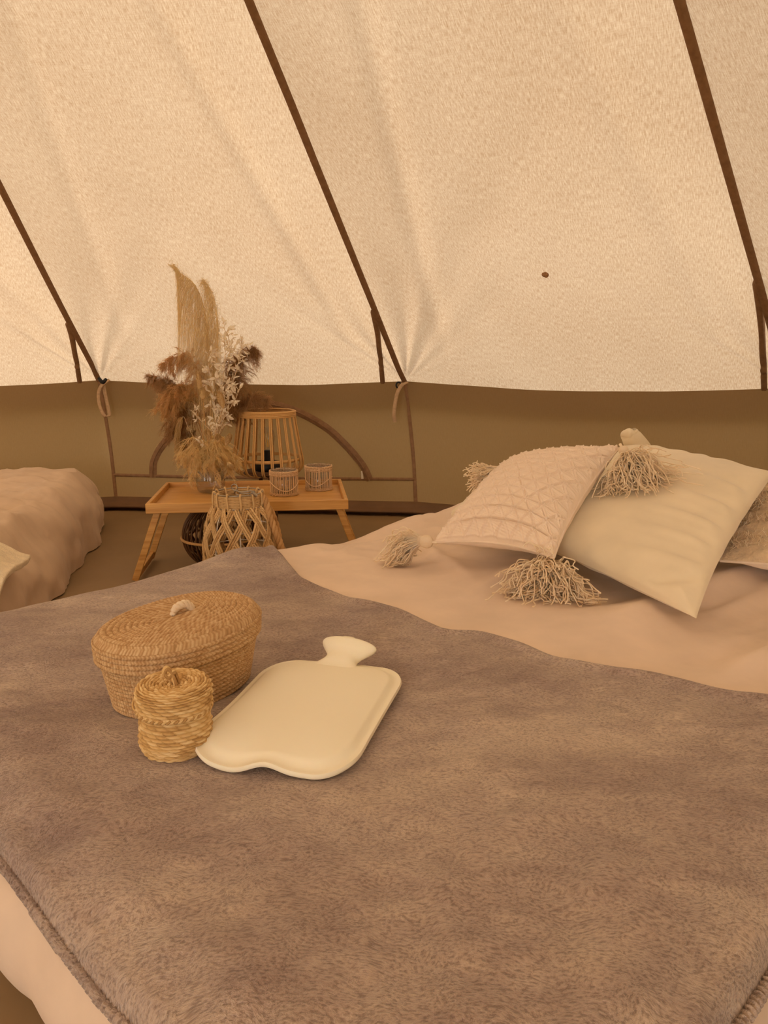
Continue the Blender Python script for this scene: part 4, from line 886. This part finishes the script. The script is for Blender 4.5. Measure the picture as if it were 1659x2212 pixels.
# ------------------------------------------------------------------ dried flowers
def plume(name, path, n, width, slen, mat, seed, lab, cat='dried grass', droop=.3, fwd=.8, rad=.00055, grp=None, K=7, stem_r=.0016, wprof=None, t0=0.0, curl=.0):
    r = np.random.default_rng(seed); base = np.array(path[0]); c = spline(path, 60)
    root = empty(name, base); mb = MB(); mb.tubes(c-base, np.linspace(stem_r, stem_r*.4, 60), 6, tone=[.4]); mb.build('stem', M['stem'] if mat != 'plume_brown' else M['plume_brown'], root)
    tt = r.uniform(t0, .98, n)**.9; tt = t0+(tt-t0); idx = tt*59; i = np.clip(idx.astype(int), 0, 58); p0 = c[i]+(c[i+1]-c[i])*(idx-i)[:, None]
    T_ = np.gradient(c, axis=0); T_ /= np.linalg.norm(T_, axis=1)[:, None]; Tn = T_[i]
    lat = r.normal(0, 1, (n, 3)); lat -= (lat*Tn).sum(1)[:, None]*Tn; lat /= np.linalg.norm(lat, axis=1)[:, None]
    wf_ = np.ones(n) if wprof is None else np.interp((tt-t0)/(1-t0), np.linspace(0, 1, len(wprof)), wprof)
    L = slen*r.uniform(.55, 1.15, n)*(.45+.55*wf_); s_ = np.linspace(0, 1, K); P = np.empty((n, K, 3)); ph = r.uniform(0, 6.28, (n, 3))
    w_ = width*r.uniform(.3, 1, n)*wf_
    for k_, q_ in enumerate(s_):
        p = p0+Tn*(L*fwd*q_)[:, None]+lat*(w_*np.sin(q_*pi/2)**.8)[:, None]; p[:, 2] -= droop*L*q_**2
        p += curl*np.sin(ph+q_*9)*q_; P[:, k_] = p
    mb = MB(); mb.tubes(P-base, (rad*(1-.55*s_))[None], 3, tone=r.uniform(0, 1, n)); f = mb.build('plume', M[mat], root); f['kind'] = 'stuff'
    tag(root, lab, cat, grp); return root
FY = 2.72
vb = atY(452, 985, FY); vx, vy = vb[0], FY; vtop = .36
vs = empty('tall_vase', (vx, vy, 0)); mb = MB(); mb.lathe([(.0005, .003), (.055, .003), (.06, .02), (.055, .12), (.042, .22), (.036, .30), (.044, vtop), (.040, vtop), (.032, .30), (.038, .22), (.0005, .05)], seg=48); mb.build('vase_body', M['speckle'], vs)
tag(vs, 'speckled brown tall vase holding the tall dried bouquet, behind the golden posy', 'vase')
def FP(px, py, dy=0): return atY(px, py, FY+dy)
neck = np.array([vx, vy, .30])

def fluffy(name, path, nb, blen, nh, hlen, mat, seed, lab, cat='dried grass', t0=.35, droop=.8, wprof=(1, 1), hr=.00032, grp=None, spread=.9, along=.6, stem_r=.0014):
    r = np.random.default_rng(seed); base = np.array(path[0]); c = spline(path, 80); root = empty(name, base)
    mb = MB(); mb.tubes(c-base, np.linspace(stem_r, stem_r*.4, 80), 6, tone=[.4]); mb.build('stem', M[mat], root)
    T_ = np.gradient(c, axis=0); T_ /= np.linalg.norm(T_, axis=1)[:, None]
    t = t0+(1-t0)*r.uniform(0, .99, nb); i = (t*79).astype(int); Tn = T_[i]; lat = r.normal(0, 1, (nb, 3)); lat -= (lat*Tn).sum(1)[:, None]*Tn; lat /= np.linalg.norm(lat, axis=1)[:, None]
    wf_ = np.interp((t-t0)/(1-t0), np.linspace(0, 1, len(wprof)), wprof); L = blen*wf_*r.uniform(.5, 1.2, nb); K = 9; q = np.linspace(0, 1, K)
    D = Tn*along+lat*spread; P = c[i][:, None]+D[:, None]*(L[:, None]*q)[..., None]; P[..., 2] -= droop*L[:, None]*q**2
    P += (r.normal(0, .12, (nb, 1, 3))*np.sin(q*pi*1.3)[None, :, None]+r.normal(0, .1, (nb, 1, 3))*(q**2)[None, :, None])*L[:, None, None]
    mb = MB(); mb.tubes(P-base, (.0006*(1-.5*q))[None], 4, tone=r.uniform(0, .5, nb))
    bi = np.repeat(np.arange(nb), nh); u = r.uniform(.05, 1, len(bi)); k0 = np.minimum((u*(K-1)).astype(int), K-2); f = (u*(K-1)-k0)[:, None]; S = P[bi, k0]*(1-f)+P[bi, k0+1]*f
    tg = P[bi, k0+1]-P[bi, k0]; tg /= np.linalg.norm(tg, axis=1)[:, None]+1e-9; d = tg*.9+r.normal(0, .55, S.shape); h = hlen*r.uniform(.4, 1.2, len(bi))[:, None]
    H = np.stack([S, S+d*h*.5+np.array([0, 0, .05])*h, S+d*h-np.array([0, 0, .15])*h], 1)
    mb.tubes(H-base, np.array([[hr, hr*.9, hr*.5]]), 3, tone=np.repeat(r.uniform(0, .6, nb), nh)+r.uniform(0, .4, len(bi)))
    fo = mb.build('plume', M[mat], root); fo['kind'] = 'stuff'; tag(root, lab, cat, grp); return root
def pampas(spine, ends, n, seed, lab, drop=(60, 190), dxr=(-62, 6), xl=392, xr=478, t1=.9):
    r = np.random.default_rng(seed); base = neck; root = empty('pampas_grass', base)
    sp_ = spline(np.array([[a, b, 0] for a, b in spine], float), 200)[:, :2]
    st_ = spline([neck]+[FP(a, b, -.01) for a, b in spine[::-1]], 80); mb = MB(); mb.tubes(st_-base, np.linspace(.0018, .0006, 80), 6, tone=[.5]); mb.build('stem', M['plume_gold'], root)
    t = r.uniform(0, 1, n)**1.0*t1; i = (t*199).astype(int); p0 = sp_[i]; T_ = np.gradient(sp_, axis=0); T_ /= np.linalg.norm(T_, axis=1)[:, None]; tt = -T_[i]
    k = np.clip(t*3.2, .08, 1); clump = r.integers(0, 46, n); cx = r.uniform(dxr[0], dxr[1], 46)[clump]; cl = r.uniform(.55, 1.1, 46)[clump]
    e = p0+np.stack([cx*k+r.normal(0, 5, n), (drop[0]+(drop[1]-drop[0])*cl*r.uniform(.3, 1.05, n))*k], 1)
    e[:, 0] = xl+np.clip(e[:, 0]-xl, -8, 1e9)*1.0; e[:, 0] = np.minimum(e[:, 0], xr)
    c1 = p0+tt*0+np.stack([(e[:, 0]-p0[:, 0])*.75, np.full(n, -4.)*k], 1); K = 8; q = np.linspace(0, 1, K)[None, :, None]
    Q = p0[:, None]*(1-q)**2+2*c1[:, None]*q*(1-q)+e[:, None]*q**2
    y0 = r.normal(0, .012, n); y1 = r.normal(0, .03, n)
    out = np.empty((n, K, 3))
    for a in range(K):
        Y = FY+y0+(y1-y0)*a/(K-1); dx = (Q[:, a, 0]-W/2)/F; dy = (H/2-Q[:, a, 1])/F; den = cp+dy*sp; tq = Y/den
        out[:, a] = np.stack([dx*tq, Y, CAMZ+(-sp+dy*cp)*tq], 1)
    out += r.normal(0, .0009, out.shape); out += (r.normal(0, .006, (46, 1, 3))*np.sin(np.linspace(0, 2.5*pi, K))[None, :, None])[clump]
    mb = MB(); mb.tubes(out-base, (.00030*(1-.4*np.linspace(0, 1, K)))[None], 3, tone=np.clip(r.uniform(0, .5, 46)[clump]+r.uniform(0, .5, n), 0, 1))
    # fine side hairs
    m = n*2; a = r.integers(0, n, m); b = r.integers(1, K-1, m); S = out[a, b]+(out[a, b+1]-out[a, b])*r.uniform(0, 1, (m, 1)) if K > 2 else 0
    d = r.normal(0, .004, (m, 3))+np.array([0, 0, -.004]); mb.tubes(np.stack([S, S+d*.6, S+d*1.3], 1)-base, .00022, 3, tone=r.uniform(.2, 1, m))
    f = mb.build('plume', M['plume_gold'], root); f['kind'] = 'stuff'; tag(root, lab, 'dried grass')
pampas([(363, 571), (392, 592), (418, 612), (434, 645), (446, 700), (452, 770), (456, 850)], None, 950, 1, 'tall golden pampas plume curving up to the left tip of the bouquet', (70, 215), (-48, 14))
pampas([(436, 604), (452, 622), (464, 655), (470, 705), (468, 770), (462, 850)], None, 520, 2, 'second golden pampas plume, close against the tallest on its right', (60, 170), (-30, 8))
br_ = [([neck, FP(425, 900, .02), FP(395, 850), FP(360, 825, -.02), FP(316, 812)], 3, .040, .06, 'plume_brown', 'brown reed plume reaching furthest left of the bouquet', 2600, [.9, 1, .8, .5, .2]),
       ([neck, FP(425, 890, -.02), FP(405, 850, -.02), FP(385, 845, -.03), FP(352, 880, -.04)], 4, .055, .08, 'plume_tan', 'tawny fluffy plume drooping at the left of the bouquet', 3600, [1, 1.1, 1, .8, .4]),
       ([neck, FP(430, 930, .04), FP(410, 890, .03), FP(390, 890, .02), FP(375, 935, .0)], 5, .060, .08, 'plume_brown', 'dark brown plume low at the left of the bouquet', 3600, [1, 1.1, 1, .8, .4]),
       ([neck, FP(440, 880, .02), FP(425, 800), FP(400, 765), FP(350, 790)], 6, .042, .07, 'plume_tan', 'tawny plume arching left under the tall pampas', 3000, [.6, .9, 1.1, .8, .3]),
       ([neck, FP(480, 900, .04), FP(510, 830, .03), FP(530, 770, .02), FP(552, 752)], 7, .045, .07, 'plume_brown', 'brown plume rising at the right of the bouquet', 3200, [.8, 1.1, 1, .7, .25]),
       ([neck, FP(480, 930, .05), FP(510, 890, .05), FP(540, 860, .04), FP(578, 862, .02)], 8, .050, .06, 'plume_brown', 'brown plume leaning right over the cage lantern', 3000, [.8, 1, 1, .8, .3]),
       ([neck, FP(470, 920, .06), FP(485, 860, .05), FP(500, 810, .05), FP(505, 770, .05)], 9, .050, .07, 'plume_brown', 'dark brown plume in the middle behind the white leaves', 3000, [1, 1, 1, .8, .4]),
       ([neck, FP(430, 950, .02), FP(415, 935, .01), FP(400, 955, .0), FP(395, 990, .0)], 10, .035, .05, 'plume_brown', 'short brown plume hanging low beside the golden posy', 1800, [1, 1, .9, .8, .4])]
for (pth, sd_, w_, sl_, mt, lb, n_, wp) in br_: fluffy('reed_plume', pth, n_//24, w_*1.25, 50, .014, mt, sd_, lb, wprof=wp)
# straw oats
plume('oat_stalk', [neck, FP(410, 930, -.03), FP(396, 900, -.04), FP(385, 930, -.05), FP(384, 975, -.05)], 260, .012, .03, 'straw', 21, 'pale oat stalk hanging down at the left of the golden posy', droop=.3, fwd=.9, t0=.5, rad=.0013, K=5)
# white leaf branches
def leafmesh():
    L = 1.0; s_ = np.linspace(0, 1, 7); w_ = .18*np.sin(pi*s_**.8)**.9+.004; cu_ = .12*np.sin(pi*s_)
    g = np.stack([np.stack([s_*L, -w_, cu_+w_*.35], -1), np.stack([s_*L, 0*w_, cu_], -1), np.stack([s_*L, w_, cu_+w_*.35], -1)], 0)
    mb = MB(); mb.grid(g, tone=np.full(21, .7)); me = mb.mesh('leaf'); me.materials.append(M['leaf']); return me
LM = leafmesh(); rl = random.Random(5)
def leaf_branch(path, nl, spread, lab, seed, size=.023, t0=.3):
    nl = int(nl*1.5)
    r = random.Random(seed); base = np.array(path[0]); c = spline(path, 50); root = empty('leaf_branch', base)
    mb = MB(); mb.tubes(c-base, np.linspace(.002, .0008, 50), 6, tone=[.7])
    tw = []
    for k_ in range(max(3, nl//6)):
        t_ = t0+(1-t0)*(k_+.5)/(nl//6); i = min(48, int(t_*49)); d = np.array([r.uniform(-1, 1), r.uniform(-.6, .6), r.uniform(.2, .9)]); d /= np.linalg.norm(d); L = spread*r.uniform(.6, 1.1)
        q_ = spline([c[i], c[i]+d*L*.55+np.array([0, 0, .004]), c[i]+d*L+np.array([0, 0, -.006])], 14); tw.append(q_); mb.tubes(q_-base, np.linspace(.0011, .0006, 14), 5, tone=[.8])
    mb.build('stem', M['stem'], root)
    for k_ in range(nl):
        if r.random() < .8 and tw: q_ = tw[k_ % len(tw)]; j = r.randint(3, 13); p = q_[j]; dr = q_[min(13, j+1)]-q_[j-1]
        else: j = r.randint(int(50*t0), 49); p = c[j]; dr = c[min(49, j+1)]-c[j-1]
        dr = dr/np.linalg.norm(dr); v = Vector(dr+np.array([r.gauss(0, .6), r.gauss(0, .5), r.gauss(0, .6)])).normalized()
        rot = v.to_track_quat('X', 'Z') @ Matrix.Rotation(r.uniform(-2.4, 2.4), 3, 'X').to_quaternion(); s_ = size*r.uniform(.7, 1.15)
        linkmesh('leaf', LM, root, Vector(p-base), rot.to_euler(), (s_, s_*r.uniform(.8, 1.2), s_))
    tag(root, lab, 'dried branch'); return root
G = -.07
leaf_branch([neck+[0, G, 0], FP(466, 930, G), FP(462, 860, G), FP(452, 800, G), FP(448, 760, G)], 58, .040, 'white leaf branch with the long bare stem in the bouquet middle', 1)
leaf_branch([neck+[0, G, 0], FP(472, 920, G), FP(480, 840, G), FP(486, 780, G), FP(485, 735, G)], 58, .040, 'white leaf branch in the bouquet centre, above the rabbit tail grass', 2)
leaf_branch([neck+[0, -.04, 0], FP(478, 900, -.04), FP(492, 800, -.04), FP(496, 740, -.04), FP(482, 706, -.04)], 50, .035, 'white leaf branch topping the bouquet beside the tall pampas', 3)
leaf_branch([neck+[0, -.04, 0], FP(482, 900, -.04), FP(505, 820, -.04), FP(518, 770, -.04), FP(524, 735, -.04)], 50, .035, 'white leaf branch at the upper right of the bouquet', 4)
leaf_branch([neck+[0, G, 0], FP(470, 950, G), FP(485, 900, G), FP(505, 870, G), FP(518, 840, G)], 40, .034, 'white leaf branch spreading right at mid height of the bouquet', 5)
leaf_branch([neck+[0, G-.02, 0], FP(455, 940, G-.02), FP(440, 915, G-.02), FP(425, 900, G-.02), FP(412, 885, G-.02)], 16, .026, 'sparse white leaf sprig low on the left of the bouquet', 6, .018)
leaf_branch([neck+[0, G-.02, 0], FP(465, 950, G-.02), FP(470, 925, G-.02), FP(478, 905, G-.02), FP(482, 880, G-.02)], 30, .032, 'short white leaf sprig just above the golden posy', 7, .018)
def bunny(base, tipa, tipb, w, seed, lab):
    r = np.random.default_rng(seed); base = np.array(base); a = np.array(tipa); b = np.array(tipb); root = empty('rabbit_tail_grass', base)
    c = spline([base, (base+a)/2, a], 20); mb = MB(); mb.tubes(c-base, .0008, 5, tone=[.5]); mb.build('stem', M['straw'], root)
    n = 20; s_ = np.linspace(0, 1, n); cc = a+(b-a)*s_[:, None]; mb = MB(); mb.tubes(cc-base, w*np.sin(pi*(s_*.96+.02))**.55, 12, tone=[.9])
    m = 500; t_ = r.uniform(.02, .98, m); p = a+(b-a)*t_[:, None]; d = r.normal(0, 1, (m, 3)); ax = (b-a)/np.linalg.norm(b-a); d -= (d@ax)[:, None]*ax; d /= np.linalg.norm(d, axis=1)[:, None]
    rr = w*np.sin(pi*(t_*.96+.02))**.55; q0 = p+d*rr[:, None]*.9; q1 = q0+(d*.5+ax)*.006
    mb.tubes(np.stack([q0, (q0+q1)/2, q1], 1)-base, .0004, 3, tone=r.uniform(.4, 1, m)); mb.build('seed_head', M['straw'], root); tag(root, lab, 'dried grass')
bunny(neck+[0, -.1, 0], FP(482, 882, -.1), FP(472, 846, -.1), .0105, 1, 'pale rabbit tail grass head in the bouquet centre')
bunny(neck+[0, -.1, 0], FP(436, 862, -.1), FP(426, 800, -.1), .008, 2, 'long tan grass head at the left of the white leaves')
bunny(neck+[0, -.1, 0], FP(440, 862, -.1), FP(434, 838, -.1), .011, 3, 'tan rabbit tail grass head low at the left of the white leaves')
# golden posy in a ribbed glass vase
gv = atZ(456, 1064, TZ+.013); gz = gv[2]; gvase = empty('posy_vase', gv)
seg = 96; pr = spline(np.array([[.0005, 0, .002], [.030, 0, .002], [.041, 0, .008], [.0455, 0, .028], [.0455, 0, .05], [.040, 0, .070], [.031, 0, .082], [.033, 0, .090]]), 40); an = np.arange(seg)*2*pi/seg
rib = 1+.022*np.cos(an*24)
def latheg(pr, k=1.0): return np.stack([np.cos(an)[:, None]*pr[None, :, 0]*rib[:, None]*k, np.sin(an)[:, None]*pr[None, :, 0]*rib[:, None]*k, np.broadcast_to(pr[None, :, 2], (seg, len(pr)))], -1)
mb = MB(); mb.grid(latheg(pr), wrap=True); inn = pr.copy(); inn[:, 0] = np.maximum(inn[:, 0]-.0022, .0003); inn[:, 2] = np.maximum(inn[:, 2], .005); mb.grid(latheg(inn), wrap=True, flip=True)
mb.build('ribbed_glass', M['glass'], gvase); tag(gvase, 'small ribbed clear glass vase at the left front of the tray table', 'vase')
gb = gv+np.array([0, 0, .03]); r = np.random.default_rng(44)
for k_ in range(22):
    a = k_*2*pi/22+r.uniform(-.2, .2); R_ = r.uniform(.045, .092); hz = r.uniform(.035, .085); x_, y_ = math.cos(a), math.sin(a)*.75
    lowz = r.uniform(.02, .10) if k_ % 3 else r.uniform(-.015, .02)
    top_ = gv+np.array([x_*.02, y_*.02, .09]); pth = [gb, top_, gv+np.array([x_*R_*.55, y_*R_*.55, .10+hz]), gv+np.array([x_*R_, y_*R_, .10+hz*.5]), gv+np.array([x_*R_*1.1, y_*R_*1.0, .05+lowz])]
    side_ = 'left' if x_ < -.3 else ('right' if x_ > .3 else 'middle')
    fluffy('curly_grass', pth, 34, .030, 40, .008, 'curly', 100+k_, 'golden feathery grass stem of the drooping posy in the ribbed glass vase', droop=.9, t0=.3, grp='golden grass stems in the ribbed vase', wprof=[1, 1.2, 1, .9, .6])
for k_, (p_, t_) in enumerate((((432, 975), (422, 955)), ((452, 950), (447, 930)), ((472, 955), (470, 940)), ((488, 962), (497, 940)), ((492, 998), (500, 1012)), ((474, 990), (478, 1008)))):
    lb = ['leftmost pale rabbit tail head on top of the golden posy', 'pale rabbit tail head standing upright at the back of the golden posy', 'small rabbit tail head at the top middle of the golden posy', 'rabbit tail head leaning right on top of the golden posy', 'rabbit tail head nodding at the right of the golden posy', 'rabbit tail head nodding low in the golden posy front'][k_]
    bunny(gb, atY(p_[0], p_[1], gv[1]-.03), atY(t_[0], t_[1], gv[1]-.035), .0085, 60+k_, lb)
leaf_branch([gb+[0, .0, 0], gv+np.array([-.01, -.02, .10]), atY(440, 965, gv[1]-.03), atY(420, 952, gv[1]-.03)], 14, .02, 'tiny white leaf sprig on top of the golden posy', 9, .017, .6)
